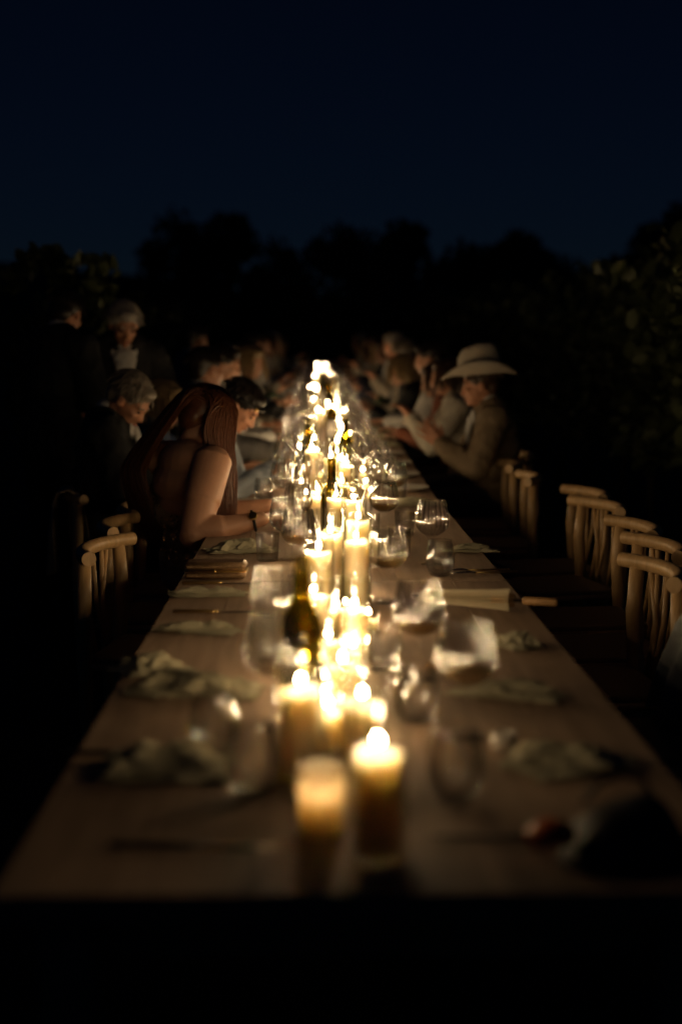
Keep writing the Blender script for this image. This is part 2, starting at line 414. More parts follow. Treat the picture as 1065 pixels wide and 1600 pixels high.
bx, by = atz(471, 868, TZ + 0.3); put_bottle(bx, by, 'yellow-green wine bottle without visible label beside the balloon glasses', False)
bx, by = atz(540, 652, TZ + 0.33); put_bottle(bx, by, 'dark green wine bottle past the labelled bottle, between rows of wine glasses', True, 2.2)

# ---------------------------------------------------------------- candles
def wax_mesh(h, r=0.0285, seed=0):
    g = MB(); rnd = random.Random(seed)
    ph = rnd.uniform(0, 6)
    prof = [(0, 0), (r - 0.002, 0), (r, 0.002), (r, h * 0.5), (r, h - 0.006), (r - 0.0015, h - 0.001), (r - 0.004, h), (r - 0.007, h - 0.003), (r - 0.012, h - 0.008), (0.008, h - 0.010), (0, h - 0.0095)]
    def mod(i, rr, z, a): return max(1e-5, rr * (1 + 0.012 * math.sin(3 * a + ph) * (z / h) ** 2 + 0.006 * math.sin(7 * a + 2 * ph)))
    g.lathe([(max(a, 1e-5), z) for a, z in prof], 32, mod=mod)
    me = g.mesh('wax', M['wax'])
    for v in me.vertices:
        if v.co.z > h * 0.8: v.co.z += 0.003 * math.sin(math.atan2(v.co.y, v.co.x) * 2 + ph)
    return me
def well_mesh(h, depth, r=0.032):
    g = MB()
    g.lathe([(1e-5, 0), (r - 0.002, 0), (r, 0.002), (r, h - 0.006), (r - 0.002, h - 0.001), (r - 0.005, h), (r - 0.008, h - 0.004), (r - 0.009, h - depth + 0.006), (r - 0.013, h - depth), (1e-5, h - depth)], 36)
    return g.mesh('wax', M['wax'])
def flame_mesh(s=1.0):
    g = MB()
    g.lathe([(1e-5, 0), (0.0026, 0.001), (0.0040, 0.0035), (0.0045, 0.0062), (0.0040, 0.0098), (0.0027, 0.0135), (0.0012, 0.0168), (1e-5, 0.019)], 10)
    g.v = [(x * s, y * s, z * s) for x, y, z in g.v]
    return g.mesh('flame', M['flame'])
WICK = MB(); WICK.tube([(0, 0, 0), (0.0004, 0, 0.012), (0.0012, 0.0006, 0.0195)], [0.0011, 0.001, 0.0008], 6); WICK = WICK.mesh('wick', M['wick'])
FLM = [flame_mesh(s) for s in (1.0, 1.1, 1.2)]
HW = [0.06, 0.075, 0.09, 0.105, 0.12, 0.135, 0.17, 0.2]
WAX = {h: wax_mesh(h, 0.031, i) for i, h in enumerate(HW)}
def cyl_mesh(h, r=0.038):
    o = [(1e-5, 0), (r - 0.003, 0), (r, 0.003), (r, h - 0.001), (r - 0.0006, h)]
    i = [(r - 0.0018, h), (r - 0.0024, h - 0.001), (r - 0.0024, 0.009), (r - 0.005, 0.0066), (1e-5, 0.0062)]
    g = MB(); g.lathe(o + i, 40); return g.mesh('cylinder_wall', M['thin'])
PM = MB(); PM.lathe([(1e-5, -0.0006), (0.0172, -0.0006), (0.0178, 0.0), (0.0172, 0.0004), (1e-5, 0.0004)], 28); PM = PM.mesh('pool_light_block', M['pool_block'])  # melted pool as an opaque disc, added to keep flame light out of the wax
CYL = {h: cyl_mesh(h + 0.075) for h in HW}
def put_candle(x, y, h, lab, labc, group='pillar candles down the middle of the table', s=None):
    z = top(y) + 0.0006
    o = link('candle_cylinder', CYL[h], None, (x, y, z), (0, 0, random.uniform(0, 6)))
    tag(o, labc, 'candle holder', 'clear glass candle cylinders')
    t = thing('pillar_candle', lab, 'candle', (x, y, z + 0.0068), random.uniform(0, 6.28), group)
    link('wax', WAX[h], t)
    wk = link('wick', WICK, t, (0, 0, h - 0.0096)); link('pool_light_block', PM, t, (0, 0, h - 0.0062))
    f = link('flame', random.choice(FLM) if s is None else FLM[s], t, (0.0008, 0.0004, h + 0.0085))
    f.rotation_euler = (random.uniform(-0.2, 0.2), random.uniform(-0.2, 0.2), 0)
    f.scale = (random.uniform(0.85, 1.05), random.uniform(0.85, 1.05), random.uniform(0.6, 1.0))
    claim(x, y, 0.041)
x, y = atz(590, 1340, TZ)
put_candle(x, y, 0.135, 'lit cream pillar candle standing alone at the near end of the table', 'clear glass cylinder round the candle nearest the table end', s=1)
x, y = atz(502, 1300, TZ)
t = thing('pillar_candle', 'burnt-down cream pillar candle glowing from its hollow, flame hidden', 'candle', (x, y, TZ + 0.0006))
WELL = well_mesh(0.095, 0.05)
link('wax', WELL, t); link('wick', WICK, t, (0, 0, 0.0445)); fl0 = link('flame', FLM[0], t, (0.0008, 0.0004, 0.0605)); fl0.scale = (0.25, 0.25, 0.25); claim(x, y, 0.033)
near = [(470, 1064, .135), (512, 1100, .06), (566, 1085, .105), (536, 1030, .09), (513, 993, .06), (553, 943, .105), (525, 945, .06), (490, 922, .12)]
def votive():
    g = MB(); g.lathe([(1e-5, 0), (0.022, 0), (0.024, 0.002), (0.0265, 0.05), (0.0262, 0.0508), (0.0248, 0.0508), (0.0245, 0.05), (0.0222, 0.007), (1e-5, 0.006)], 32); a = g.mesh('added_votive_glass', M['thin'])
    g = MB(); g.lathe([(1e-5, 0), (0.0205, 0), (0.0212, 0.002), (0.0215, 0.019), (0.0195, 0.0205), (1e-5, 0.0195)], 28); return a, g.mesh('wax', M['wax'])
VG, VW = votive()
def put_added_votive(x, y, lab, labc):
    z = top(y) + 0.0006
    o = link('added_votive_glass', VG, None, (x, y, z)); tag(o, labc, 'candle holder', 'small glass holders of the added votives')
    t = thing('added_votive_candle', lab, 'candle', (x, y, z + 0.0066), random.uniform(0, 6.28), 'small votive candles added for more flame light between the pillars')
    link('wax', VW, t); link('wick', WICK, t, (0, 0, 0.0185)); f = link('flame', FLM[0], t, (0.0008, 0.0004, 0.034)); f.scale = (0.95, 0.95, 0.75)
    claim(x, y, 0.027)
for (px, py) in [(483, 1092), (548, 1113), (497, 992), (540, 944), (566, 1010), (478, 1030), (519, 878), (503, 872), (480, 866), (545, 905), (575, 960), (508, 1060)]:  # votives added for more bright flame dots; some stand in for glass reflections
    x, y = atz(px, py, TZ + 0.04)
    for k in range(9):
        dx, dy = ((0, 0), (0.02, 0), (-0.02, 0), (0.0, 0.03), (0.0, -0.03), (0.03, 0.03), (-0.03, 0.03), (0.045, 0), (-0.045, 0))[k]
        if free(x + dx, y + dy, 0.028):
            put_added_votive(x + dx, y + dy, 'small lit votive candle added for extra flame dots between the taller pillars', 'small clear glass of an added votive between the taller candle cylinders'); break
GL = 'lit cream pillar candle in a clear glass cylinder among the wine glasses'
GC = 'clear glass cylinder holding a lit pillar candle among the wine glasses'
for (px, py, h) in near:
    x, y = atz(px, py, TZ + h + 0.018)
    put_candle(x, y, h, 'lit cream pillar candle in the cluster behind the burnt-down candle', 'clear glass cylinder in the cluster behind the burnt-down candle')
y = 3.42; sgn = 1
while y < Y0 + 9 * TL - 0.15:
    sgn = -sgn
    for _ in range(12):
        x = XC + sgn * (random.uniform(0.01, 0.085) if y < 6.5 else random.uniform(0.02, 0.14)); yy = y + random.uniform(-0.05, 0.05)
        if free(x, yy, 0.042): put_candle(x, yy, random.choice((0.06, 0.09, 0.12, 0.17, 0.2)) if y < 7.5 else random.choice(HW[:6]), GL, GC); break
    y += 0.13 if y < 6.5 else 0.24 if y < 9 else 0.30 if y < 13 else 0.5 if y < 17 else 1.1

for k in range(22):  # further votives added to widen the band of candle glow
    y = 6.4 + 0.42 * k
    for s in (-1, 1):
        x = XC + s * random.uniform(0.10, 0.19); yy = y + random.uniform(-0.15, 0.15)
        if free(x, yy, 0.03): put_added_votive(x, yy, 'small lit votive candle added to widen the glow beside wine glasses past the labelled bottle', 'small clear glass of an added votive beside wine glasses past the labelled bottle')

# ---------------------------------------------------------------- place settings further down the table
def plate_mesh():
    g = MB(); g.lathe([(1e-5, 0), (0.062, 0), (0.066, 0.002), (0.1, 0.012), (0.108, 0.016), (0.109, 0.018), (0.106, 0.0185), (0.096, 0.0145), (0.066, 0.0062), (1e-5, 0.0055)], 40)
    return g.mesh('plate', M['plate'])
PLATE = plate_mesh()
def napkin_mesh(a, b, hgt, seed, n=34):
    """a crumpled cloth: heaped ridges, edges lying on the table, two loose folded layers"""
    g = MB(); rnd = random.Random(seed); ox = rnd.uniform(0, 50)
    for layer in range(2):
        vs, fs = [], []; rot = rnd.uniform(-0.5, 0.5); sc = 1.0 - 0.22 * layer; off = (rnd.uniform(-0.15, 0.15) * a * layer, rnd.uniform(-.1, .1) * b * layer)
        for i in range(n + 1):
            for j in range(n + 1):
                u, v = 2 * i / n - 1, 2 * j / n - 1
                jx = noise.noise((u * 1.7 + ox, v * 1.7, layer * 5.0)); jy = noise.noise((u * 1.7, v * 1.7 + ox, 9.0 + layer))
                x = (u + 0.28 * jx) * a * sc; y = (v + 0.28 * jy) * b * sc
                e = max(abs(u), abs(v)); fall = max(0.0, 1 - e ** 3)
                q = Vector((u * 1.6 + ox + jx * 0.6, v * 2.6 + layer * 3 + jy * 0.6, layer * 2.0))
                rg = 1 - abs(noise.noise(q)) * 2.2; rg2 = 1 - abs(noise.noise(q * 2.3)) * 2; hgt_ = hgt * 0.52
                z = hgt_ * (fall * (0.50 + 0.10 * layer) + 0.75 * max(0, rg) ** 2 * (0.25 + 0.75 * fall) + 0.10 * max(0, rg2)) * (0.55 + 0.45 * layer)
                c, s = math.cos(rot), math.sin(rot)
                vs.append((x * c - y * s + off[0], x * s + y * c + off[1], 0.003 + max(0.0, z) + 0.006 * layer))
        m = n + 1
        for i in range(n):
            for j in range(n): fs.append((i * m + j, (i + 1) * m + j, (i + 1) * m + j + 1, i * m + j + 1))
        k = len(vs); vs += [(x, y, max(0.0006, z - 0.002)) for x, y, z in vs]
        fs += [tuple(reversed([q + k for q in f])) for f in fs]
        edge = [i * m for i in range(m)] + [n * m + j for j in range(1, m)] + [i * m + n for i in range(n - 1, -1, -1)] + list(range(n - 1, 0, -1))
        for q in range(len(edge)):
            p0, p1 = edge[q], edge[(q + 1) % len(edge)]; fs.append((p0, p1, p1 + k, p0 + k))
        g.add(vs, fs)
    return g.mesh('napkin', M['napkin'])
NAP = [napkin_mesh(0.11, 0.07, 0.035, 40 + i) for i in range(5)]
def put_napkin(x, y, me, rz, lab, group='crumpled sage linen napkins'):
    o = link('napkin', me, None, (x, y, top(y) + 0.0006), (0, 0, rz)); tag(o, lab, 'napkin', group)
NL = [(377, 862, .11, .06, .05, 0.1, 'folded sage linen napkin beside the bronze clutch and tumbler'),
      (326, 930, .10, .045, .022, 0.0, 'flat sage linen napkin in front of the bronze clutch'),
      (312, 986, .10, .045, .02, 0.05, 'flat sage linen napkin between two knives'),
      (238, 1050, .07, .05, .045, 0.5, 'small bunched linen napkin near the left table edge'),
      (305, 1082, .13, .06, .05, 0.15, 'large crumpled linen napkin behind the empty stemless glasses'),
      (262, 1205, .10, .07, .055, -0.2, 'crumpled linen napkin lying by itself near the knife'),
      (806, 1010, .05, .045, .035, 0.3, 'small striped-looking bunched napkin near the paper parasol'),
      (790, 1086, .10, .045, .03, -0.1, 'long crumpled linen napkin beside the amber wine glass'),
      (885, 1195, .10, .06, .035, 0.1, 'crumpled linen napkin behind the black bag'),
      (735, 862, .085, .03, .028, 0.0, 'rolled linen napkin behind the stemless water glass')]
for i, (px, py, a, b_, h, rz, lab) in enumerate(NL):
    x, y = atz(px, py, TZ); put_napkin(x, y, napkin_mesh(a, b_, h, 100 + i * 7), rz, lab)
SEATS = []
k = 0; y = 6.15
while y < Y0 + 9 * TL - 0.4:
    for s in (-1, 1):
        SEATS.append((s, y))
        jig = random.uniform(-0.05, 0.05)
        for (kind, dx, dy, rr, fl) in (('wine_glass', random.uniform(0.17, 0.23), 0.05, 0.056, random.random() < 0.5), ('wine_glass', random.uniform(0.12, 0.17), 0.22, 0.056, False), ('wine_glass', random.uniform(0.17, 0.25), -0.20, 0.056, random.random() < 0.4), (random.choice(('stemless_glass', 'tumbler')), random.uniform(0.26, 0.31), 0.12, 0.045, True)):
            for _ in range(10):
                xx, yy = XC + s * (dx + random.uniform(-0.02, 0.02)), y + dy + jig + random.uniform(-0.06, 0.06)
                if free(xx, yy, rr) and yy < Y0 + 9 * TL - 0.1:
                    lab = {'wine_glass': 'ribbed balloon wine glass far down the crowded candlelit table', 'stemless_glass': 'stemless water glass far down the crowded candlelit table', 'tumbler': 'short straight tumbler far down the crowded candlelit table'}[kind]
                    put_glass(kind, xx, yy, fl, lab, 'glasses far down the table', True); break
        if random.random() < 0.6:
            xx = XC + s * 0.355
            o = link('plate', PLATE, None, (xx, y, top(y) + 0.0014)); tag(o, 'round stoneware plate at a seat far down the table', 'plate', 'plates at the far seats')
            if y > YS: o.rotation_euler = (math.atan(SLOPE), 0, 0)
        elif y < 12:
            put_napkin(XC + s * 0.37, y, random.choice(NAP), random.uniform(-0.4, 0.4), 'crumpled linen napkin at a seat past the labelled bottle')
    if k % 4 == 2:
        for _ in range(20):
            xx, yy = XC + random.uniform(-0.13, 0.13), y + random.uniform(-0.2, 0.2)
            if free(xx, yy, 0.04): put_bottle(xx, yy, 'dark green wine bottle far down the candlelit table', True, random.uniform(0, 6)); break
    y += 0.6; k += 1

# ---------------------------------------------------------------- cutlery
def knife(handle):
    g = MB(); prof = [(-0.005, 0.0005), (0.006, 0.001), (0.0085, 0.0012), (0.008, 0.0012), (0.004, 0.0006)]
    bl = MB(); vs, fs = [], []
    st = [(0.0, 0.005, 0.005), (0.02, 0.006, 0.006), (0.06, 0.0085, 0.0065), (0.09, 0.0075, 0.006), (0.108, 0.003, 0.005), (0.112, 0.0005, 0.0045)]
    for (x, a, b2) in st: vs += [(x, -a, 0.0015), (x, b2, 0.0015), (x, b2, 0.0032), (x, -a, 0.0024)]
    for i in range(len(st) - 1):
        for k in range(4): fs.append((i * 4 + k, i * 4 + (k + 1) % 4, (i + 1) * 4 + (k + 1) % 4, (i + 1) * 4 + k))
    fs += [(3, 2, 1, 0), tuple(range(len(vs) - 4, len(vs)))]
    bl.add(vs, fs)
    g.tube([(-0.11, 0, 0.005), (-0.104, 0, 0.005), (-0.05, 0, 0.005), (-0.01, 0, 0.0042), (0.004, 0, 0.0035)], [0.003, 0.0048, 0.0045, 0.004, 0.003], 10)
    return bl.mesh('blade', M['steel']), g.mesh('handle', handle)
def fork(handle):
    g = MB(); hd = MB()
    hd.tube([(-0.11, 0, 0.0048), (-0.1, 0, 0.0048), (-0.03, 0, 0.0035), (0.02, 0, 0.004)], [0.0025, 0.0045, 0.0028, 0.0025], 8)
    for q in (-1.5, -0.5, 0.5, 1.5):
        g.tube([(0.02, q * 0.0016, 0.004), (0.035, q * 0.0052, 0.007), (0.06, q * 0.0056, 0.006), (0.092, q * 0.0056, 0.004)], [0.0022, 0.0024, 0.0016, 0.0009], 6)
    return g.mesh('tines', M['steel']), hd.mesh('handle', handle)
KN = {'steel': knife(M['brass']), 'black': knife(M['black'])}; FK = fork(M['brass'])
def put_cut(kind, px, py, rz, me, lab):
    x, y = atz(px, py, TZ)
    t = thing(kind, lab, kind, (x, y, TZ + 0.0008), rz, 'cutlery on the table')
    link('blade' if kind == 'knife' else 'tines', me[0], t); link('handle', me[1], t)
put_cut('knife', 345, 913, 0.02, KN['steel'], 'brass-handled knife beside the bronze clutch')
put_cut('knife', 338, 958, 0.03, KN['steel'], 'brass-handled knife between two flat napkins')
put_cut('knife', 300, 1326, -0.04, KN['black'], 'black-handled knife alone at the near end of the table')
put_cut('knife', 800, 1312, math.pi - 0.05, KN['black'], 'black-handled knife with its tip beside the pillar candle, under the bag')
put_cut('knife', 205, 1180, 0.05, KN['black'], 'black-handled knife beside the lone crumpled napkin')
put_cut('fork', 740, 893, math.pi + 0.12, FK, 'fork lying past the stemless water glass')
put_cut('fork', 752, 897, math.pi + 0.17, FK, 'fork crossed close to another by the water glass')

# ---------------------------------------------------------------- clutch, parasol, black bag
x, y = atz(338, 903, TZ)
t = thing('clutch_bag', 'bronze embossed box clutch with metal frame lying on the table', 'clutch bag', (x, y, TZ + 0.001), R(-2))
g = MB(); g.box((0, 0, 0.0115), (0.176, 0.085, 0.021), 0.007); me = g.mesh('lower_shell', M['clutch']); smart_smooth(me); link('lower_shell', me, t)
g = MB(); g.box((0, 0, 0.0375), (0.176, 0.085, 0.025), 0.009); me = g.mesh('upper_shell', M['clutch']); smart_smooth(me); lid = link('upper_shell', me, t)
g = MB(); g.box((0, 0, 0.0235), (0.182, 0.091, 0.0028), 0.001); link('frame', g.mesh('frame', M['brass']), t)
g = MB(); g.ell((0, -0.047, 0.025), (0.006, 0.004, 0.005)); link('clasp', g.mesh('clasp', M['brass']), t)

x, y = atz(828, 942, TZ + 0.025); x0, y0 = atz(655, 948, TZ)
t = thing('paper_parasol', 'folded cream paper parasol with bamboo handle lying across the table edge', 'parasol', (x0, y0, TZ + 0.0), math.atan2(y - y0, x - x0))
NP = 15
g = MB(); vs, fs = [], []
prof = [(0.0, 0.009), (0.02, 0.014), (0.1, 0.018), (0.2, 0.022), (0.235, 0.025)]
for (px_, r) in prof:
    for q in range(NP * 2):
        a = math.pi * q / NP; rr = r * (1.15 if q % 2 else 0.62)
        vs.append((px_, rr * math.cos(a), 0.0295 + rr * math.sin(a)))
n2 = NP * 2
for i in range(len(prof) - 1):
    for q in range(n2): fs.append((i * n2 + q, i * n2 + (q + 1) % n2, (i + 1) * n2 + (q + 1) % n2, (i + 1) * n2 + q))
fs.append(tuple(range(n2)))
g.add(vs, fs); can = link('canopy', g.mesh('canopy', M['paper'], False), t)
g = MB()
for q in range(0, n2, 2):
    a = math.pi * q / NP; g.tube([(0.19, 0.016 * math.cos(a), 0.0295 + 0.016 * math.sin(a)), (0.247, 0.015 * math.cos(a), 0.0295 + 0.015 * math.sin(a))], 0.0016, 5)
rb = link('ribs', g.mesh('ribs', M['bamboo']), t)
g = MB(); g.tube([(-0.02, 0, 0.0295), (0.02, 0, 0.0295), (0.30, 0, 0.0295)], [0.004, 0.0045, 0.0045], 8); link('shaft', g.mesh('shaft', M['black']), t)
g = MB(); g.tube([(0.268, 0, 0.0295), (0.272, 0, 0.0295), (0.35, 0, 0.0295), (0.356, 0, 0.0295)], [0.007, 0.0095, 0.0105, 0.008], 12); link('handle', g.mesh('handle', M['bamboo']), t)

x, y = atz(975, 1345, TZ)
t = thing('black_bag', 'soft black handbag with rust leather tab slumped at the table corner', 'handbag', (x, y, TZ + 0.001), R(8))
g = MB(); vs, fs = [], []; nu, nv = 28, 12
for i in range(nv + 1):
    zz = i / nv
    for q in range(nu):
        a = 2 * math.pi * q / nu
        k = (1 - 0.55 * zz ** 2); sx = math.copysign(abs(math.cos(a)) ** 0.6, math.cos(a)); sy = math.copysign(abs(math.sin(a)) ** 0.6, math.sin(a))
        n_ = 1 + 0.12 * noise.noise((sx * 2, sy * 2, zz * 3))
        vs.append((0.085 * sx * k * n_, 0.055 * sy * k * n_, 0.075 * zz * (1 + 0.15 * math.cos(a)) + 0.0))
for i in range(nv):
    for q in range(nu): fs.append((i * nu + q, i * nu + (q + 1) % nu, (i + 1) * nu + (q + 1) % nu, (i + 1) * nu + q))
fs += [tuple(reversed(range(nu))), tuple(range(nv * nu, (nv + 1) * nu))]
g.add(vs, fs); link('bag_body', g.mesh('bag_body', M['blackbag']), t)
g = MB(); g.tube([(-0.05, 0.02, 0.07), (-0.03, 0.02, 0.098), (0.0, 0.02, 0.108), (0.03, 0.02, 0.098), (0.05, 0.02, 0.066)], 0.0045, 8); link('strap', g.mesh('strap', M['blackbag']), t)
g = MB(); g.tube([(-0.075, -0.01, 0.04), (-0.095, -0.012, 0.045), (-0.112, -0.014, 0.046), (-0.124, -0.014, 0.04), (-0.126, -0.014, 0.03)], [0.014, 0.019, 0.019, 0.016, 0.008], 12); link('leather_tab', g.mesh('leather_tab', M['rust']), t)
x, y = atz(786, 1172, TZ)
t = thing('salt_cellar', 'small pale ceramic pot beside the crumpled napkins', 'pot', (x, y, TZ + 0.0006))
g = MB(); g.lathe([(1e-5, 0), (0.016, 0), (0.021, 0.006), (0.022, 0.02), (0.019, 0.03), (0.017, 0.03), (0.019, 0.02), (0.017, 0.008), (1e-5, 0.006)], 24); link('bowl', g.mesh('bowl', M['plate']), t)

# ---------------------------------------------------------------- chairs (round-rail spindle chairs); local +Y faces the table
def chair_meshes():
    me = {}
    RH, RR = 0.775, 0.0228
    arc = []
    for i in range(17):
        a = R(-34 + 68 * i / 16); arc.append((0.25 * math.sin(a) / math.sin(R(34)), -0.17 - 0.25 / math.sin(R(34)) * (math.cos(a) - math.cos(R(34))), RH))
    g = MB(); g.tube(arc, RR, 14); me['top_rail'] = [(g.mesh('top_rail', M['chair']), (0, 0, 0))]
    smart_smooth(me['top_rail'][0][0], 50)
    def post(s):
        g = MB(); top_ = Vector(arc[2 if s < 0 else 14])
        g.tube([(s * 0.185, -0.20, 0.0), (s * 0.192, -0.205, 0.25), (s * 0.198, -0.205, 0.45), (s * 0.214, -0.20, 0.62), (top_.x, top_.y, RH - 0.014)], [0.016, 0.021, 0.0245, 0.024, 0.021], 12)
        return g.mesh('post', M['chair'])
    me['post'] = [(post(-1), (0, 0, 0)), (post(1), (0, 0, 0))]
    def fl(s):
        g = MB(); g.tube([(s * 0.20, 0.21, 0.0), (s * 0.205, 0.205, 0.25), (s * 0.20, 0.20, 0.435)], [0.012, 0.017, 0.018], 12); return g.mesh('front_leg', M['chair'])
    me['front_leg'] = [(fl(-1), (0, 0, 0)), (fl(1), (0, 0, 0))]
    sp = []
    for (b0, t0) in ((-0.11, 5), (-0.05, 4), (-0.055, 7), (0.055, 9), (0.05, 12), (0.11, 11)):
        g = MB(); tp = Vector(arc[t0]); bs = Vector((b0, -0.212, 0.44))
        g.tube([bs, bs.lerp(tp, 0.5) + Vector((0, -0.012, 0)), tp - Vector((0, 0, 0.01))], [0.0075, 0.0095, 0.0075], 8); sp.append((g.mesh('spindle', M['chair']), (0, 0, 0)))
    me['spindle'] = sp
    g = MB(); g.box((0, 0.0, 0.445), (0.40, 0.40, 0.022), 0.008); m_ = g.mesh('seat', M['weave']); smart_smooth(m_); me['seat'] = [(m_, (0, 0, 0))]
    rl = []
    for (a, b_) in (((-0.2, 0.2, 0.428), (0.2, 0.2, 0.428)), ((-0.198, -0.205, 0.428), (0.198, -0.205, 0.428)), ((-0.2, 0.2, 0.428), (-0.198, -0.205, 0.428)), ((0.2, 0.2, 0.428), (0.198, -0.205, 0.428))):
        g = MB(); g.tube([a, b_], 0.013, 8); rl.append((g.mesh('seat_rail', M['chair']), (0, 0, 0)))
    me['seat_rail'] = rl
    st = []
    for s in (-1, 1):
        g = MB(); g.tube([(s * 0.203, 0.206, 0.2), (s * 0.19, -0.203, 0.22)], 0.009, 8); st.append((g.mesh('stretcher', M['chair']), (0, 0, 0)))
    me['stretcher'] = st
    return me
CH = chair_meshes()
def put_chair(x, y, face, lab, group='round-rail spindle chairs'):
    t = thing('spindle_chair', lab, 'chair', (x, y, rise(y) + 0.002), face, group)
    for nm, lst in CH.items():
        for (m_, l) in lst: link(nm, m_, t, l)
    return t
LF, RF = R(-90), R(90)     # chairs left of the table face +X, right of it face -X
def chair_at_rail(x, y, face, lab):
    """x, y = middle of the chord between the two rail tips"""
    d = Vector((-math.sin(face), math.cos(face)))
    return put_chair(x + d.x * 0.17, y + d.y * 0.17, face, lab)
chair_at_rail(-0.656, 4.566, LF - R(8), 'empty pale spindle chair tucked in beside the two flat napkins')
chair_at_rail(-0.697, 5.20, LF - R(2), 'empty pale spindle chair between two others, behind the woman in sequins')
chair_at_rail(-0.705, 5.76, LF, 'pale spindle chair on which the woman in the sequinned dress sits')
L4 = chair_at_rail(-1.02, 6.36, LF + R(6), 'pale spindle chair pulled back with a pale lace shawl over it')
chair_at_rail(0.952, 4.04, RF + R(4), 'empty spindle chair beside the coat-hung chair, opposite the flat napkins')
chair_at_rail(1.085, 4.565, RF + R(7), 'empty spindle chair, middle one of three beside the paper parasol')
chair_at_rail(1.13, 5.08, RF + R(6), 'empty spindle chair, last of three beside the paper parasol')
chair_at_rail(1.15, 5.83, RF + R(13), 'empty spindle chair with its crossed spindles showing, pulled back from the table')
chair_at_rail(1.20, 6.36, RF + R(10), 'empty spindle chair half hidden behind the pulled-back one')
chair_at_rail(1.03, 7.04, RF - R(3), 'empty spindle chair beside the man in the pale hat')
chair_at_rail(1.02, 7.66, RF - R(2), 'second empty spindle chair beside the man in the pale hat')

# cloths on chairs
M['shawl'] = plain('lace_shawl', (0.40, 0.33, 0.24), 0.9, var=0.35, scale=70, bump=0.5)
M['greycloth'] = plain('grey_wool', (0.30, 0.31, 0.31), 0.95, var=0.12, scale=90, bump=0.4)
def drape(name, m, w_, pts, seed, lab, cat, loc, rz, fold=0.02):
    """cloth hanging over a rail: cross-section pts (y,z) swept along x with soft folds; has thickness"""
    g = MB(); vs, fs = [], []; n = 30; k = len(pts)
    for i in range(n + 1):
        u = i / n * 2 - 1
        for j, (py, pz) in enumerate(pts):
            d = abs(pz - 0.8) * 3
            f = fold * min(1, d) * (math.sin(u * 9 + seed) + 0.6 * noise.noise((u * 4, pz * 3, seed)))
            vs.append((u * w_ * (1 + 0.06 * math.sin(pz * 9 + seed)) , py + f * (1 if py > -0.15 else -1), pz + (0.02 * math.sin(u * 5 + seed) if j in (0, k - 1) else 0)))
    for i in range(n):
        for j in range(k - 1): fs.append((i * k + j, (i + 1) * k + j, (i + 1) * k + j + 1, i * k + j + 1))
    g.add(vs, fs)
    o = link(name, g.mesh(name, m), None, loc, (0, 0, rz)); tag(o, lab, cat)
    md = o.modifiers.new('thick', 'SOLIDIFY'); md.thickness = 0.004; md.offset = 0
    return o
DR = [(-0.15, 0.46), (-0.16, 0.6), (-0.17, 0.72), (-0.195, 0.79), (-0.235, 0.812), (-0.285, 0.80), (-0.305, 0.74), (-0.315, 0.62), (-0.32, 0.45)]
drape('shawl', M['shawl'], 0.14, DR, 2.0, 'pale lace shawl hanging over the pulled-back chair beside the suited man', 'shawl', L4.location + Vector((0.0, -0.05, 0)), L4.rotation_euler.z, 0.02)
CO = [(-0.03, 0.462), (-0.05, 0.58), (-0.09, 0.70), (-0.14, 0.775), (-0.20, 0.808), (-0.25, 0.80), (-0.275, 0.74), (-0.285, 0.62), (-0.30, 0.45)]
CC = put_chair(0.87, 3.42, RF + R(4), 'spindle chair carrying the grey woollen coat')
drape('grey_coat', M['greycloth'], 0.23, CO, 4.0, 'grey woollen coat hanging over the chair by the black bag', 'coat', CC.location, CC.rotation_euler.z, 0.028)

# ---------------------------------------------------------------- people
def skin(nm, c): return plain(nm, c, 0.5, var=0.1, scale=25, bump=0.05, bscale=300)
SK = [skin('skin_fair', (0.56, 0.30, 0.19)), skin('skin_warm', (0.56, 0.27, 0.16)), skin('skin_tan', (0.46, 0.22, 0.13))]
def hairm(nm, c):
    m = plain(nm, c, 0.42, var=0.35, scale=60); return m
HR = {'auburn': hairm('hair_auburn', (0.115, 0.040, 0.018)), 'dark': hairm('hair_dark', (0.018, 0.012, 0.009)), 'brown': hairm('hair_brown', (0.06, 0.032, 0.018)), 'blonde': hairm('hair_blonde', (0.32, 0.22, 0.11)), 'grey': hairm('hair_grey', (0.40, 0.36, 0.31)), 'white': hairm('hair_white', (0.24, 0.20, 0.155))}
def cloth(nm, c, **k): return plain(nm, c, 0.85, var=0.12, scale=50, bump=0.25, bscale=400, **k)
CL = {'white': cloth('cloth_white_shirt', (0.62, 0.60, 0.56)), 'tweed': cloth('cloth_tweed', (0.23, 0.165, 0.10)), 'black': cloth('cloth_black', (0.012, 0.012, 0.014)), 'blue': cloth('cloth_blue', (0.035, 0.06, 0.13)), 'navy': cloth('cloth_navy', (0.02, 0.025, 0.05)), 'cream': cloth('cloth_cream', (0.50, 0.45, 0.36)), 'grey': cloth('cloth_grey', (0.17, 0.165, 0.16)), 'rust': cloth('cloth_rust', (0.22, 0.07, 0.035)), 'paleblue': cloth('cloth_pale_blue', (0.35, 0.40, 0.46)), 'green': cloth('cloth_green', (0.05, 0.07, 0.04)),
      'champagne': plain('cloth_champagne', (0.42, 0.32, 0.19), 0.5, var=0.25, scale=120, bump=0.3, bscale=500)}
M['eye'] = plain('eye_dark', (0.03, 0.02, 0.015), 0.15)
M['lip'] = plain('lip', (0.36, 0.12, 0.09), 0.4)
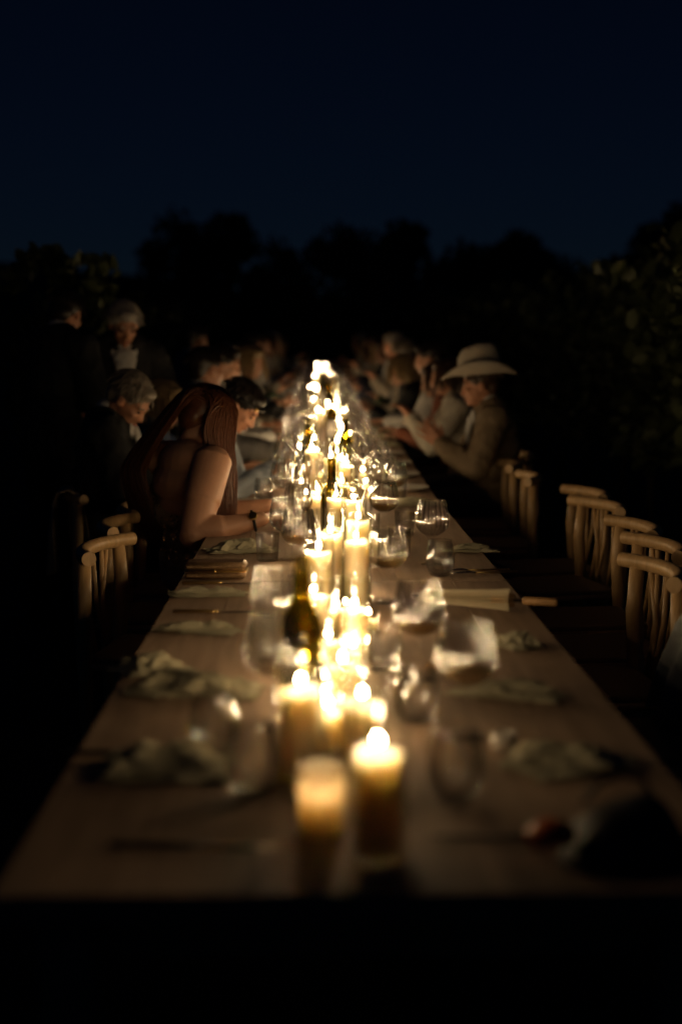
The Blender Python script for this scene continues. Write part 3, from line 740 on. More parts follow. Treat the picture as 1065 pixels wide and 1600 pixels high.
def remesh(mb, voxel, it, m, name, cut=None, fold=0.0):
    me = mb.mesh('tmp_' + name, m)
    o = bpy.data.objects.new('tmp', me); COL.objects.link(o)
    md = o.modifiers.new('r', 'REMESH'); md.mode = 'VOXEL'; md.voxel_size = voxel; md.use_smooth_shade = True
    s = o.modifiers.new('s', 'SMOOTH'); s.factor = 0.5; s.iterations = it
    dg = bpy.context.evaluated_depsgraph_get(); out = bpy.data.meshes.new_from_object(o.evaluated_get(dg))
    bpy.data.objects.remove(o); bpy.data.meshes.remove(me)
    out.name = name
    if cut:
        bm = bmesh.new(); bm.from_mesh(out)
        for (pt, no) in cut:
            bmesh.ops.bisect_plane(bm, geom=bm.verts[:] + bm.edges[:] + bm.faces[:], plane_co=pt, plane_no=no, clear_outer=True)
        bm.to_mesh(out); bm.free()
    if fold:
        ns = [v.normal.copy() for v in out.vertices]
        for v, n_ in zip(out.vertices, ns):
            c = v.co; q = Vector((c.x * 13 + 3 * c.z, c.y * 13 - 4 * c.z, c.z * 9))
            v.co = c + n_ * fold * ((1 - abs(noise.noise(q)) * 2.4) + 0.5 * noise.noise(q * 2.3))
    out.materials.clear(); out.materials.append(m); out.shade_smooth()
    return out
def basis(fwd, up):
    f = Vector(fwd).normalized(); u = Vector(up); u = (u - f * u.dot(f)).normalized(); s = f.cross(u)   # s = right
    return Matrix((s, f, u)).transposed()
def ik(S, W, l1, l2, pole):
    S, W = Vector(S), Vector(W); d = W - S; L = min(d.length, (l1 + l2) * 0.995); dn = d.normalized()
    W = S + dn * L
    a = (l1 * l1 - l2 * l2 + L * L) / (2 * L); h = math.sqrt(max(1e-6, l1 * l1 - a * a))
    p = Vector(pole); p = (p - dn * p.dot(dn)).normalized()
    return S + dn * a + p * h, W
def hand(mb, wrist, d, n, thumb, curl=0.35, spread=0.1, k=1.0, fr=0.0078):
    """palm and five fingers: d = direction of the fingers, n = back of the hand, thumb = direction the thumb points"""
    d = Vector(d).normalized(); n = Vector(n); n = (n - d * n.dot(d)).normalized(); t = Vector(thumb); t = (t - d * t.dot(d) - n * t.dot(n)).normalized()
    w_ = Vector(wrist)
    for q in range(4):
        o = (1.5 - q) * 0.0195 * k
        k0 = w_ + t * o * 0.55 + d * 0.012; k1 = w_ + t * o + d * (0.088 - 0.004 * abs(q - 1)) * k
        mb.cap(k0, 0.0125 * k, k1, 0.0108 * k, 8)
        L = (0.040, 0.045, 0.042, 0.033)[q] * k; dd = (d + t * (1.5 - q) * spread).normalized(); p = k1; ang = curl * 0.7
        for j in range(3):
            c, s = math.cos(ang), math.sin(ang); v = dd * c - n * s
            p2 = p + v * L * (1, 0.68, 0.52)[j]
            mb.cap(p, (fr + 0.001 - 0.0007 * j) * k, p2, (fr + 0.0002 - 0.0007 * j) * k, 8); p = p2; ang += curl * 0.8
    p0 = w_ + t * 0.014 * k + d * 0.020; p1 = w_ + t * 0.040 * k + d * 0.055 * k - n * 0.010 * k; p2 = p1 + (d * 0.8 + t * 0.35 - n * 0.3 * (1 + curl)).normalized() * 0.032 * k; p3 = p2 + (d - n * 0.3 * curl).normalized() * 0.026 * k
    mb.cap(p0, 0.0145 * k, p1, 0.0125 * k, 8); mb.cap(p1, 0.0105 * k, p2, 0.009 * k, 8); mb.cap(p2, 0.009 * k, p3, 0.0075 * k, 8)
def head_shape(mb, c, B, k=1.0):
    c = Vector(c); P = lambda x, y, z: c + B @ Vector((x, y, z)) * k
    E_ = lambda x, y, z, rx, ry, rz: mb.ell(P(x, y, z), (rx * k, ry * k, rz * k), B, 16, 12)
    E_(0, -0.012, 0.035, 0.074, 0.094, 0.082)       # skull
    E_(0, 0.020, -0.018, 0.062, 0.068, 0.082)       # face
    E_(0, 0.028, -0.070, 0.045, 0.050, 0.036)       # jaw
    E_(0, 0.068, -0.088, 0.017, 0.015, 0.014)       # chin
    E_(0, 0.072, 0.024, 0.050, 0.018, 0.010)        # brow
    for s in (-1, 1):
        E_(s * 0.036, 0.062, -0.018, 0.022, 0.020, 0.018)   # cheekbone
        E_(s * 0.076, -0.008, -0.005, 0.008, 0.018, 0.030)  # ear
        E_(s * 0.012, 0.092, -0.034, 0.009, 0.011, 0.008)   # nostril
    mb.cap(P(0, 0.082, 0.014), 0.008 * k, P(0, 0.102, -0.028), 0.0105 * k, 8)  # nose
    E_(0, 0.082, -0.056, 0.020, 0.010, 0.006); E_(0, 0.080, -0.066, 0.017, 0.010, 0.007)   # lips
def strands(mb, roots, n, length, fall, jit, rad, seed, stay=0.55):
    rnd = random.Random(seed)
    for _ in range(n):
        p, d = roots(rnd); pts = [p]; L = length * rnd.uniform(0.8, 1.1); st = 7
        for j in range(st):
            d = (d + Vector(fall) * 0.55 + Vector((rnd.gauss(0, jit), rnd.gauss(0, jit), rnd.gauss(0, jit)))).normalized()
            p = p + d * L / st; pts.append(p)
        mb.tube(pts, [rad, rad, rad, rad, rad * 0.95, rad * 0.8, rad * 0.6, rad * 0.25], 5)

def person(name, lab, loc, face, head, look=(0, 0), hands=None, sex='m', skin_=0, hair='dark', style='short', topc='white', top='shirt', leg='black', voxel=0.012, group=None, curl=0.5, hip=(0, 0, 0.53), stand=False, handdir=None, eyes=False, poles=None, k=1.0, fhands=True, wide=1.0, armw=1.0):
    """one figure in its own frame: +Y is where it faces; head/hands are local points"""
    t = thing(name, lab, 'person', loc, face, group)
    hip = Vector(hip); head = Vector(head)
    yaw, pitch = look
    f = Vector((math.sin(yaw) * math.cos(pitch), math.cos(yaw) * math.cos(pitch), math.sin(pitch))); HB = basis(f, (0, 0, 1))
    neck = head - HB @ Vector((0, 0.028, 0.11)); 
    sp = (neck - hip); sl = sp.length
    base = neck - sp.normalized() * 0.035 - Vector((0, 0.012, 0))
    fwd_b = Vector((0, 1, 0)); spu = (base - hip).normalized(); TB = basis(fwd_b, spu) if abs(spu.y) < 0.95 else basis((0, 0, -1), spu)
    TB = Matrix((Vector((1, 0, 0)), spu.cross(Vector((1, 0, 0))), spu)).transposed()
    W = (0.165 if sex == 'm' else 0.148) * wide
    torso = [(0.00, 0.165 * wide, 0.125), (0.16, 0.150 * wide, 0.112), (0.36, (0.142 if sex == 'm' else 0.128) * wide, 0.100), (0.58, 0.152 * wide, 0.108), (0.78, 0.162 * wide, 0.108), (0.92, W * 0.92, 0.085)]
    def tor(mb, inf, lo=0, hi=6):
        for (u, a, b_) in torso[lo:hi]:
            p = hip.lerp(base, u) - TB @ Vector((0, 0.035 * math.sin(u * 3.14) * (1 if not stand else 0.3), 0))
            mb.ell(p, (a + inf, b_ + inf, 0.105 + inf), TB, 18, 12)
    sh = [base - spu * 0.045 + Vector((s * (W + 0.012), 0.0, 0)) for s in (-1, 1)]
    hands = hands or [(-0.15, 0.35, 0.80), (0.15, 0.35, 0.80)]
    arms = []
    for i, s in enumerate((-1, 1)):
        pole = Vector(poles[i]) if poles else Vector((s * 0.5, -0.25, -1))
        e, w_ = ik(sh[i], hands[i], 0.285 * k, 0.25 * k, pole); arms.append((sh[i], e, w_))
    if stand:
        kn = [Vector((s * 0.10, 0.02, 0.50)) for s in (-1, 1)]; ft = [Vector((s * 0.11, -0.02, 0.075)) for s in (-1, 1)]
    else:
        kn = [Vector((s * 0.11, hip.y + 0.42, 0.50)) for s in (-1, 1)]; ft = [Vector((s * 0.11, hip.y + 0.38, 0.085)) for s in (-1, 1)]
    # --- body
    mb = MB(); head_shape(mb, head, HB)
    mb.cap(base + spu * 0.0, 0.060 if sex == 'm' else 0.052, head - HB @ Vector((0, 0.02, 0.05)), 0.054 if sex == 'm' else 0.047)
    tor(mb, 0.0)
    for i, s in enumerate((-1, 1)):
        a, e, w_ = arms[i]
        mb.cap(a + Vector((-s * 0.05, 0, 0.018)), 0.062, a, 0.062)
        mb.cap(a, 0.060 * armw, a.lerp(e, 0.45), 0.055 * armw); mb.cap(a.lerp(e, 0.45), 0.055 * armw, e, 0.043 * armw)
        mb.cap(e, 0.043 * armw, e.lerp(w_, 0.35), 0.042 * armw); mb.cap(e.lerp(w_, 0.35), 0.041 * armw, w_, 0.027)
        mb.cap(hip + Vector((s * 0.09, 0.0, 0)), 0.095, kn[i], 0.062); mb.cap(kn[i], 0.06, ft[i], 0.042)
        mb.cap(ft[i] - Vector((0, 0.03, 0.035)), 0.036, ft[i] + Vector((0, 0.13, -0.045)), 0.028)
        if fhands:
            hd = (handdir[i] if handdir else None)
            if hd: hand(mb, w_, hd[0], hd[1], hd[2], curl, k=1.0)
            else: hand(mb, w_, (w_ - e).normalized() + Vector((0, 0.1, 0)), (0, -0.1, 1), (-s, 0.2, 0), curl, k=1.0)
    link('body', remesh(mb, voxel, 3, SK[skin_], 'body'), t)
    # --- legs
    if leg:
        mb = MB(); tor(mb, 0.010, 0, 2)
        for i, s in enumerate((-1, 1)):
            mb.cap(hip + Vector((s * 0.09, 0, 0)), 0.108, kn[i], 0.076); mb.cap(kn[i], 0.075, ft[i] + Vector((0, 0, 0.02)), 0.062)
        link('trousers' if sex == 'm' else 'skirt', remesh(mb, max(voxel, 0.012), 3, CL[leg], 'trousers', None, 0.006), t)
        for i, s in enumerate((-1, 1)):
            mb = MB(); mb.cap(ft[i] - Vector((0, 0.03, 0.035)), 0.042, ft[i] + Vector((0, 0.15, -0.048)), 0.034)
            mb.v = [(x, y_, max(z, 0.002)) for x, y_, z in mb.v]
            link('shoe', mb.mesh('shoe', CL['black']), t)
    # --- top
    mb = MB(); ex = 0.014 if top != 'jacket' else 0.026
    if top in ('shirt', 'jacket'):
        tor(mb, ex)
        for i, s in enumerate((-1, 1)):
            a, e, w_ = arms[i]; we = w_.lerp(e, 0.04 if top == 'jacket' else 0.10)
            mb.cap(a + Vector((-s * 0.05, 0, 0.012)), 0.062 + ex, a, 0.062 + ex); mb.cap(a, 0.060 + ex, e, 0.047 + ex); mb.cap(e, 0.047 + ex, we, 0.031 + ex)
            mb.cap(base + Vector((s * 0.03, -0.012, -0.01)), 0.05 + ex, a, 0.045 + ex)
        mb.cap(base - spu * 0.03, 0.066, base + spu * 0.030, 0.062)
        cut = [(base + spu * 0.052 + Vector((0, 0, 0.0)), (spu + Vector((0, -0.35, 0))).normalized())]
        tp = link('shirt' if top == 'shirt' else 'jacket', remesh(mb, max(voxel, 0.010), 3, CL[topc], 'top', None, 0.007), t)
        if top == 'jacket':
            mb = MB()
            for q in range(7):
                u = q / 6; p = base.lerp(hip, 0.05 + 0.42 * u) + TB @ Vector((0, (0.100, 0.126, 0.138, 0.142, 0.140, 0.136, 0.130)[q], 0)); mb.ell(p, (0.080 * (1 - 0.74 * u), 0.016, 0.055), TB, 12, 8)
            mb.cap(base - spu * 0.015, 0.066, base + spu * 0.052, 0.060)
            for i in (0, 1):
                a, e, w_ = arms[i]; cu = MB(); cu.tube([w_.lerp(e, 0.14), w_.lerp(e, 0.05), w_.lerp(e, -0.03)], [0.037, 0.037, 0.036], 20); link('cuff', cu.mesh('cuff', CL['white']), t)
            link('shirt', remesh(mb, 0.008, 2, CL['white'], 'shirt_front'), t)
    elif top == 'strapless':
        tor(mb, 0.010)
        hi = hip.lerp(base, 0.66)
        link('dress', remesh(mb, 0.008, 3, CL[topc], 'dress', [(hi, spu)], 0.003), t)
    # --- hair
    mb = MB(); P = lambda x, y_, z: head + HB @ Vector((x, y_, z))
    cut = None
    if style in ('short', 'long', 'bob', 'wavy'):
        mb.ell(P(0, -0.022, 0.047), (0.083, 0.100, 0.086), HB, 18, 12)
        mb.ell(P(0, -0.070, -0.005), (0.068, 0.045, 0.062), HB)
        mb.ell(P(0, 0.050, 0.085), (0.052, 0.035, 0.030), HB)
        if style == 'wavy':
            for q in range(14):
                a = q * 0.9; mb.ell(P(0.07 * math.cos(a), -0.03 + 0.075 * math.sin(a), 0.09 + 0.02 * math.sin(3 * a)), (0.026, 0.026, 0.022), HB, 8, 6)
        if style == 'bob':
            for s in (-1, 1):
                mb.cap(P(s * 0.078, -0.02, 0.03), 0.028, P(s * 0.085, -0.015, -0.10), 0.026); mb.cap(P(s * 0.05, -0.075, 0.02), 0.035, P(s * 0.055, -0.075, -0.11), 0.032)
            mb.cap(P(0, -0.085, 0.02), 0.035, P(0, -0.085, -0.11), 0.034)
        cap_m = remesh(mb, 0.009, 2, HR[hair], 'hair', [(P(0, 0.086, 0.052), (HB @ Vector((0, 1, -0.9))).normalized())] if style != 'long' else None)
        ho = link('hair', cap_m, t)
        st = MB()
        def roots(r):
            a = r.uniform(-2.6, 2.6) - math.pi / 2; e = r.uniform(0.0, 1.4)
            q = Vector((0.084 * math.cos(a) * math.cos(e), -0.022 + 0.101 * math.sin(a) * math.cos(e), 0.047 + 0.088 * math.sin(e)))
            return head + HB @ q, (HB @ Vector((math.cos(a) * 0.6, math.sin(a) * 0.6 - 0.2, -0.3))).normalized()
        if style == 'short': strands(st, roots, 170, 0.045, (0, -0.1, -0.5), 0.12, 0.0022, 5)
        elif style == 'wavy': strands(st, roots, 200, 0.045, (0, -0.1, -0.5), 0.22, 0.002, 6)
        elif style == 'bob': strands(st, roots, 220, 0.19, (0, 0, -1.0), 0.06, 0.0024, 7)
        link('strands', st.mesh('strands', HR[hair]), ho)
    if eyes:
        for s in (-1, 1):
            mb = MB(); mb.ell(P(s * 0.031, 0.079, 0.004), (0.0125, 0.007, 0.0052), HB, 12, 8); link('eye', mb.mesh('eye', M['eye']), t)
            mb = MB(); mb.tube([P(s * 0.014, 0.088, 0.022), P(s * 0.032, 0.087, 0.029), P(s * 0.05, 0.074, 0.023)], [0.003, 0.0036, 0.002], 6); link('eyebrow', mb.mesh('eyebrow', HR[hair]), t)
        mb = MB(); mb.ell(P(0, 0.0895, -0.061), (0.018, 0.005, 0.006), HB, 12, 8); link('mouth', mb.mesh('mouth', M['lip']), t)
    return t, dict(head=head, HB=HB, arms=arms, base=base, hip=hip, spu=spu, TB=TB)
def local(pt, loc, face):
    return Matrix.Rotation(-face, 3, 'Z') @ (Vector(pt) - Vector(loc))

# ---- woman in the sequinned dress, left of the table, leaning on it
loc = (-0.47, 5.64, 0); fc = LF + R(34)
hw = Vector((-0.41, 5.42, 1.145))
LH, RH_ = (-0.18, 5.52, 0.815), (-0.195, 5.14, 0.805)
t, K = person('person', 'woman with long auburn hair in a strapless champagne sequin dress leaning on the table', loc, fc, local(hw, loc, fc), (0.1, R(-30)),
    [local(LH, loc, fc), local(RH_, loc, fc)], 'f', 0, 'auburn', 'long', 'champagne', 'strapless', 'cream', 0.0062, curl=0.75, hip=(0.0, 0.0, 0.54), eyes=True, wide=1.18, armw=1.28,
    poles=[(-0.5, -0.2, -1), (0.35, -0.55, -1)], handdir=[((0.1, 1, 0.0), (0, -0.1, 1), (1, 0.3, 0)), ((-0.35, 1, 0.05), (0.2, -0.1, 1), (-1, 0.3, 0))])
# long hair: sheets of strands over both shoulders and the back
hm = MB(); rnd = random.Random(3); HB = K['HB']; hd = K['head']; b0 = K['base']; dirn = (K['hip'] - b0).normalized()
def smooth_line(pts):
    sm = [pts[0]]
    for j in range(len(pts) - 1): sm += [pts[j].lerp(pts[j + 1], 0.5), pts[j + 1]]
    for _ in range(2): sm = [sm[0]] + [(sm[j - 1] + sm[j] * 2 + sm[j + 1]) / 4 for j in range(1, len(sm) - 1)] + [sm[-1]]
    return sm
for q in range(2700):
    kind = ('near', 'near', 'back', 'back', 'far')[q % 5]        # near: curtain in front of the near shoulder
    a = rnd.uniform(0, 2 * math.pi); rr = math.sqrt(rnd.random())
    if kind == 'near': a = rnd.uniform(-1.0, 1.15)
    elif kind == 'far': a = math.pi - rnd.uniform(-1.0, 1.15)
    else: a = -math.pi / 2 + rnd.uniform(-1.3, 1.3)
    cs, sn = math.cos(a), math.sin(a)
    root = hd + HB @ Vector((0.089 * cs * rr, -0.018 + 0.104 * sn * rr, 0.047 + 0.094 * math.sqrt(max(0, 1 - rr * rr))))
    pts = [root]; lay = rnd.uniform(0, 0.022)
    if kind in ('near', 'far'):
        sd = 1 if kind == 'near' else -1
        v = rnd.uniform(-0.06, 0.085)                            # where across the curtain, back to front
        o1 = hd + HB @ Vector((sd * (0.086 + lay), v * 0.95 - 0.005, 0.03)); o2 = hd + HB @ Vector((sd * (0.094 + lay), v + 0.012, -0.05))
        if (o1 - root).length > 0.05: pts.append(root.lerp(o1, 0.5) + HB @ Vector((sd * 0.016, 0, 0.022)))
        pts += [o1, o2]
        L = rnd.uniform(0.24, 0.33) - 0.9 * max(0, -v); wv = rnd.uniform(0, 6)
        for j in range(1, 8):
            u = j / 7; pts.append(o2 + Vector((sd * 0.012 * u + 0.006 * math.sin(5 * u + wv), 0.035 * u * (1 - u) - 0.25 * v * u * 0.5 + 0.005 * math.sin(4 * u + wv), -L * u)))
    else:
        sx = rnd.uniform(-0.165, 0.06)
        o1 = hd + HB @ Vector((sx * 0.45, -0.118 - lay, 0.02)); pts.append(root.lerp(o1, 0.55) + HB @ Vector((0, -0.012, 0.02))); pts.append(o1)
        L = rnd.uniform(0.25, 0.42); wv = rnd.uniform(0, 6)
        for j in range(1, 8):
            u = j / 7; p = b0 + dirn * (L * u - 0.03) + K['TB'] @ Vector((0, -0.112 - 0.022 * math.sin(min(1.0, u) * 2.7) - lay * 0.8, 0)); p.x = sx * (0.6 + 0.45 * u) + 0.006 * math.sin(6 * u + wv); pts.append(p)
    sm = smooth_line(pts); n_ = len(sm); r0 = rnd.uniform(0.0016, 0.0030)
    hm.tube(sm, [r0 * (1 - 0.7 * (j / (n_ - 1)) ** 3) for j in range(n_)], 4)
link('long_hair', hm.mesh('long_hair', HR['auburn']), t)
dress = [c for c in t.children if c.name.startswith('dress')][0]
sq = MB(); pl = [p for p in dress.data.polygons]; rnd = random.Random(8)
for _ in range(3200):
    p = rnd.choice(pl); c = p.center + p.normal * 0.0025; nn = (p.normal + Vector((rnd.gauss(0, .6), rnd.gauss(0, .6), rnd.gauss(0, .6)))).normalized(); o1 = nn.orthogonal().normalized(); o2 = nn.cross(o1); r_ = rnd.uniform(0.0026, 0.0044)
    sq.add([c + (o1 * math.cos(a_) + o2 * math.sin(a_)) * r_ for a_ in [i * math.pi / 3 for i in range(6)]], [(0, 1, 2, 3, 4, 5)])
M['sequin'] = plain('sequin', (0.85, 0.72, 0.5), 0.12, 1.0, var=0.1)
so = link('sequins', sq.mesh('sequins', M['sequin'], False), dress); so['kind'] = 'stuff'
a, e, w_ = K['arms'][1]
wp = w_.lerp(e, 0.12); ax = (w_ - e).normalized()
wb = basis(ax, (0, 0, 1)); g = MB(); ring = [wp + wb @ Vector((0.036 * math.cos(q * math.pi / 10), 0, 0.036 * math.sin(q * math.pi / 10))) for q in range(21)]; g.tube(ring, 0.0055, 8); wa = link('watch_strap', g.mesh('watch_strap', M['black']), t)
cpos = wp + wb @ Vector((0.030, 0, 0.022)); nrm = (wb @ Vector((0.8, 0, 0.6))).normalized(); Bw = basis(nrm.orthogonal(), nrm); g = MB(); g.lathe([(1e-5, -0.003), (0.016, -0.003), (0.0175, 0.0), (0.0165, 0.005), (0.014, 0.0055), (1e-5, 0.0052)], 20); g.v = [tuple(cpos + Bw @ Vector(v)) for v in g.v]; link('watch_case', g.mesh('watch_case', M['brass']), wa)

# ---- man with a headband, head bowed over the table
loc = (-0.62, 6.78, rise(6.78)); fc = LF
hp = Vector((-0.352, 6.72, 1.155))
t, K = person('person', 'man in a pale shirt with a dark headband bowing his head over the table', loc, fc, local(hp, loc, fc), (0.25, R(-42)),
    [local((-0.19, 6.84, 0.86), loc, fc), local((-0.22, 6.54, 0.85), loc, fc)], 'm', 1, 'dark', 'short', 'paleblue', 'shirt', 'navy', 0.0065, curl=0.9, eyes=True)
g = MB(); HB, hd = K['HB'], K['head']
g.tube([hd + HB @ Vector((0.088 * math.cos(q * math.pi / 16), -0.014 + 0.108 * math.sin(q * math.pi / 16), 0.050 + 0.008 * math.sin(q * math.pi / 16))) for q in range(33)], 0.0085, 8); hb = link('headband', g.mesh('headband', M['black']), t)
g = MB(); g.ell(hd + HB @ Vector((0.055, 0.078, 0.056)), (0.016, 0.010, 0.011), HB); link('headband_stone', g.mesh('headband_stone', M['brass']), hb)

# ---- man in the pale hat, clapping
loc = (1.02, 8.15, rise(8.15)); fc = RF
hp = Vector((0.915, 7.95, 1.225))
t, K = person('person', 'man in a pale wide-brimmed hat and tweed jacket clapping his hands', loc, fc, local(hp, loc, fc), (0.05, R(-8)),
    [local((0.70, 7.86, 0.90), loc, fc), local((0.71, 7.98, 0.895), loc, fc)], 'm', 1, 'brown', 'short', 'tweed', 'jacket', 'navy', 0.0062, curl=0.12, hip=(0, -0.02, 0.53), eyes=True,
    poles=[(-0.5, -0.1, -1), (0.5, -0.1, -1)], handdir=[((0.10, 0.75, 0.65), (-1, 0.1, 0), (0, -0.6, 0.7)), ((-0.10, 0.55, 0.8), (1, 0.1, 0), (0, -0.7, 0.6))])
put_chair(1.0, 8.2, RF, 'spindle chair on which the man in the pale hat sits')
HB, hd = K['HB'], K['head']
M['felt'] = plain('hat_felt', (0.50, 0.44, 0.35), 0.9, var=0.12, scale=60, bump=0.2)
ht = thing('cowboy_hat', 'pale felt wide-brimmed hat with dark band on the clapping man', 'hat', (0, 0, 0))
ht.matrix_world = Matrix.Translation(Matrix.Rotation(fc, 3, 'Z') @ hd + Vector(loc)) @ (Matrix.Rotation(fc, 3, 'Z') @ HB).to_4x4() @ Matrix.Translation((0, -0.008, 0.065)) @ Matrix.Rotation(R(4), 4, 'X') @ Matrix.Scale(1.08, 4)
g = MB(); vs, fs = [], []; n = 48; prof = [(0.98, 0.0), (1.0, 0.004), (0.985, 0.045), (0.96, 0.10), (0.93, 0.135), (0.86, 0.155), (0.70, 0.162), (0.40, 0.158), (0.0, 0.15)]
for (u, z) in prof:
    for q in range(n):
        a = 2 * math.pi * q / n; x_, y_ = 0.090 * u * math.cos(a), 0.112 * u * math.sin(a)
        dz = -0.045 * math.exp(-(x_ / 0.026) ** 2) * (1 if z > 0.12 else 0) - (0.022 * max(0, math.sin(a)) if z > 0.12 else 0)
        pin = 1 - 0.18 * max(0, math.sin(a)) ** 2 * (z / 0.12)
        vs.append((x_ * pin, y_, z + dz))
for i in range(len(prof) - 1):
    for q in range(n): fs.append((i * n + q, i * n + (q + 1) % n, (i + 1) * n + (q + 1) % n, (i + 1) * n + q))
g.add(vs, fs); cr = link('crown', g.mesh('crown', M['felt']), ht)
g = MB(); vs, fs = [], []
for i, u in enumerate((0.0, 0.25, 0.5, 0.75, 1.0)):
    for q in range(n):
        a = 2 * math.pi * q / n; rx, ry = 0.089 + 0.075 * u, 0.111 + 0.085 * u
        roll = 0.070 * u * u * (abs(math.cos(a)) ** 1.7) - 0.016 * u * u * (abs(math.sin(a)) ** 3)
        vs.append((rx * math.cos(a), ry * math.sin(a), 0.001 + roll))
for i in range(4):
    for q in range(n): fs.append((i * n + q, i * n + (q + 1) % n, (i + 1) * n + (q + 1) % n, (i + 1) * n + q))
g.add(vs, fs); br = link('brim', g.mesh('brim', M['felt']), ht); md = br.modifiers.new('t', 'SOLIDIFY'); md.thickness = 0.004
g = MB(); g.lathe([(0.093, 0.006), (0.094, 0.007), (0.093, 0.026), (0.092, 0.027)], 40); g.v = [(x_, y_ * 1.225, z) for x_, y_, z in g.v]; link('hat_band', g.mesh('hat_band', M['black']), ht)

# ---- blonde woman in blue, turned away; white-haired guest
loc = (-0.88, 7.34, rise(7.34)); fc = LF
person('person', 'blonde woman with shoulder-length bob in a blue top behind the auburn-haired woman', loc, fc, local((-0.77, 7.3, 1.145), loc, fc), (0.5, R(-18)), [local((-0.40, 7.45, 0.83), loc, fc), local((-0.42, 7.2, 0.83), loc, fc)], 'f', 0, 'blonde', 'bob', 'blue', 'shirt', 'navy', 0.009, eyes=True)
put_chair(-0.88, 7.34, LF, 'spindle chair under the blonde woman in blue')
put_chair(-0.62, 6.80, LF, 'spindle chair under the man with the headband')
loc = (-0.90, 6.34, 0); fc = LF + R(6)
person('person', 'white-haired guest in a dark jacket sitting below the man with the bow tie', loc, fc, local((-0.825, 6.36, 1.195), loc, fc), (0.45, R(-42)), [local((-0.55, 6.5, 0.72), loc, fc), local((-0.60, 6.2, 0.70), loc, fc)], 'm', 1, 'white', 'short', 'black', 'jacket', 'black', 0.009, eyes=True)
# ---- two standing men
loc = (-1.09, 7.90, rise(7.9)); fc = R(200)
t, K = person('person', 'standing grey-haired man in white shirt, bow tie and dark suit', loc, fc, local((-1.035, 7.80, 1.56), loc, fc), (0.0, R(-28)), [(-0.20, 0.14, 0.98), (0.18, 0.18, 1.0)], 'm', 1, 'grey', 'short', 'black', 'jacket', 'black', 0.0075, hip=(0, -0.02, 0.92), stand=True, eyes=True)
b0 = K['base']; g = MB()
for s in (-1, 1): g.cap(b0 + Vector((s * 0.008, 0.10, -0.01)), 0.009, b0 + Vector((s * 0.045, 0.10, -0.008)), 0.019, 10)
link('bow_tie', g.mesh('bow_tie', CL['black']), t)
loc = (-1.34, 7.30, rise(7.3)); fc = R(-38)
person('person', 'standing man in a black suit seen from behind, pale collar at his neck', loc, fc, local((-1.27, 7.36, 1.60), loc, fc), (-0.35, R(-22)), [(-0.10, 0.22, 1.08), (0.20, 0.26, 1.12)], 'm', 1, 'dark', 'short', 'black', 'jacket', 'black', 0.0085, hip=(0, 0, 0.93), stand=True)

# ---- seated guests further down: eight figures, reused along both sides
GUEST = []
specs = [('m', 0, 'dark', 'short', 'white', 'shirt', (0.0, 0.12, 1.25), (0.2, -0.15), [(-0.16, 0.42, 0.83), (0.12, 0.40, 0.82)], 'dark-haired man in a white shirt'),
         ('f', 0, 'brown', 'bob', 'rust', 'shirt', (0.0, 0.16, 1.21), (-0.3, -0.25), [(-0.1, 0.40, 0.86), (0.16, 0.38, 0.82)], 'brown-haired woman in a rust top'),
         ('m', 1, 'grey', 'short', 'navy', 'jacket', (0.02, 0.10, 1.28), (0.4, -0.05), [(-0.18, 0.40, 0.82), (0.05, 0.42, 0.95)], 'grey-haired man in a navy jacket'),
         ('f', 0, 'blonde', 'bob', 'black', 'shirt', (0.0, 0.20, 1.19), (0.35, -0.2), [(-0.12, 0.42, 0.88), (0.12, 0.42, 0.90)], 'blonde woman in a black top'),
         ('m', 2, 'dark', 'short', 'grey', 'jacket', (0.0, 0.06, 1.27), (-0.5, -0.05), [(-0.16, 0.38, 0.82), (0.16, 0.40, 0.82)], 'dark-haired man in a grey jacket'),
         ('f', 1, 'brown', 'bob', 'cream', 'shirt', (0.0, 0.14, 1.22), (0.0, -0.1), [(-0.06, 0.36, 0.98), (0.08, 0.37, 0.98)], 'brown-haired woman in a cream top'),
         ('m', 1, 'white', 'short', 'cream', 'shirt', (0.0, 0.12, 1.24), (0.3, 0.0), [(-0.18, 0.40, 0.82), (0.18, 0.40, 0.82)], 'white-haired man in a cream shirt'),
         ('f', 0, 'dark', 'bob', 'green', 'shirt', (0.0, 0.18, 1.20), (-0.2, -0.2), [(-0.14, 0.42, 0.84), (0.10, 0.40, 0.92)], 'dark-haired woman in a green top')]
protos = []
for (sex, sk, hr, sty, cc, tp, hd_, lk, hn, ds) in specs:
    t, K = person('person', ds + ' seated far down the candlelit table', (0, -50, 0), 0, hd_, lk, hn, sex, sk, hr, sty, cc, tp, 'navy', 0.012, group='guests seated far down the table', eyes=False)
    protos.append((t, ds))
def copy_tree(o, parent=None):
    c = o.copy(); COL.objects.link(c); c.parent = parent
    for ch in o.children: copy_tree(ch, c)
    return c
def put_guest(i, x, y, face, lab, sc=1.0):
    c = copy_tree(protos[i][0]); c.location = (x, y, rise(y)); c.rotation_euler = (0, 0, face); c['label'] = lab
    c.scale = (sc, sc, sc)
    return c
seq = {-1: [4, 0, 1, 6, 3, 2, 7, 0, 5, 4, 1, 2], 1: [5, 1, 0, 3, 6, 7, 4, 5, 2, 1, 0, 3]}
cnt = {-1: 0, 1: 0}
rg = random.Random(21)
yy = {-1: 8.1, 1: 8.85}
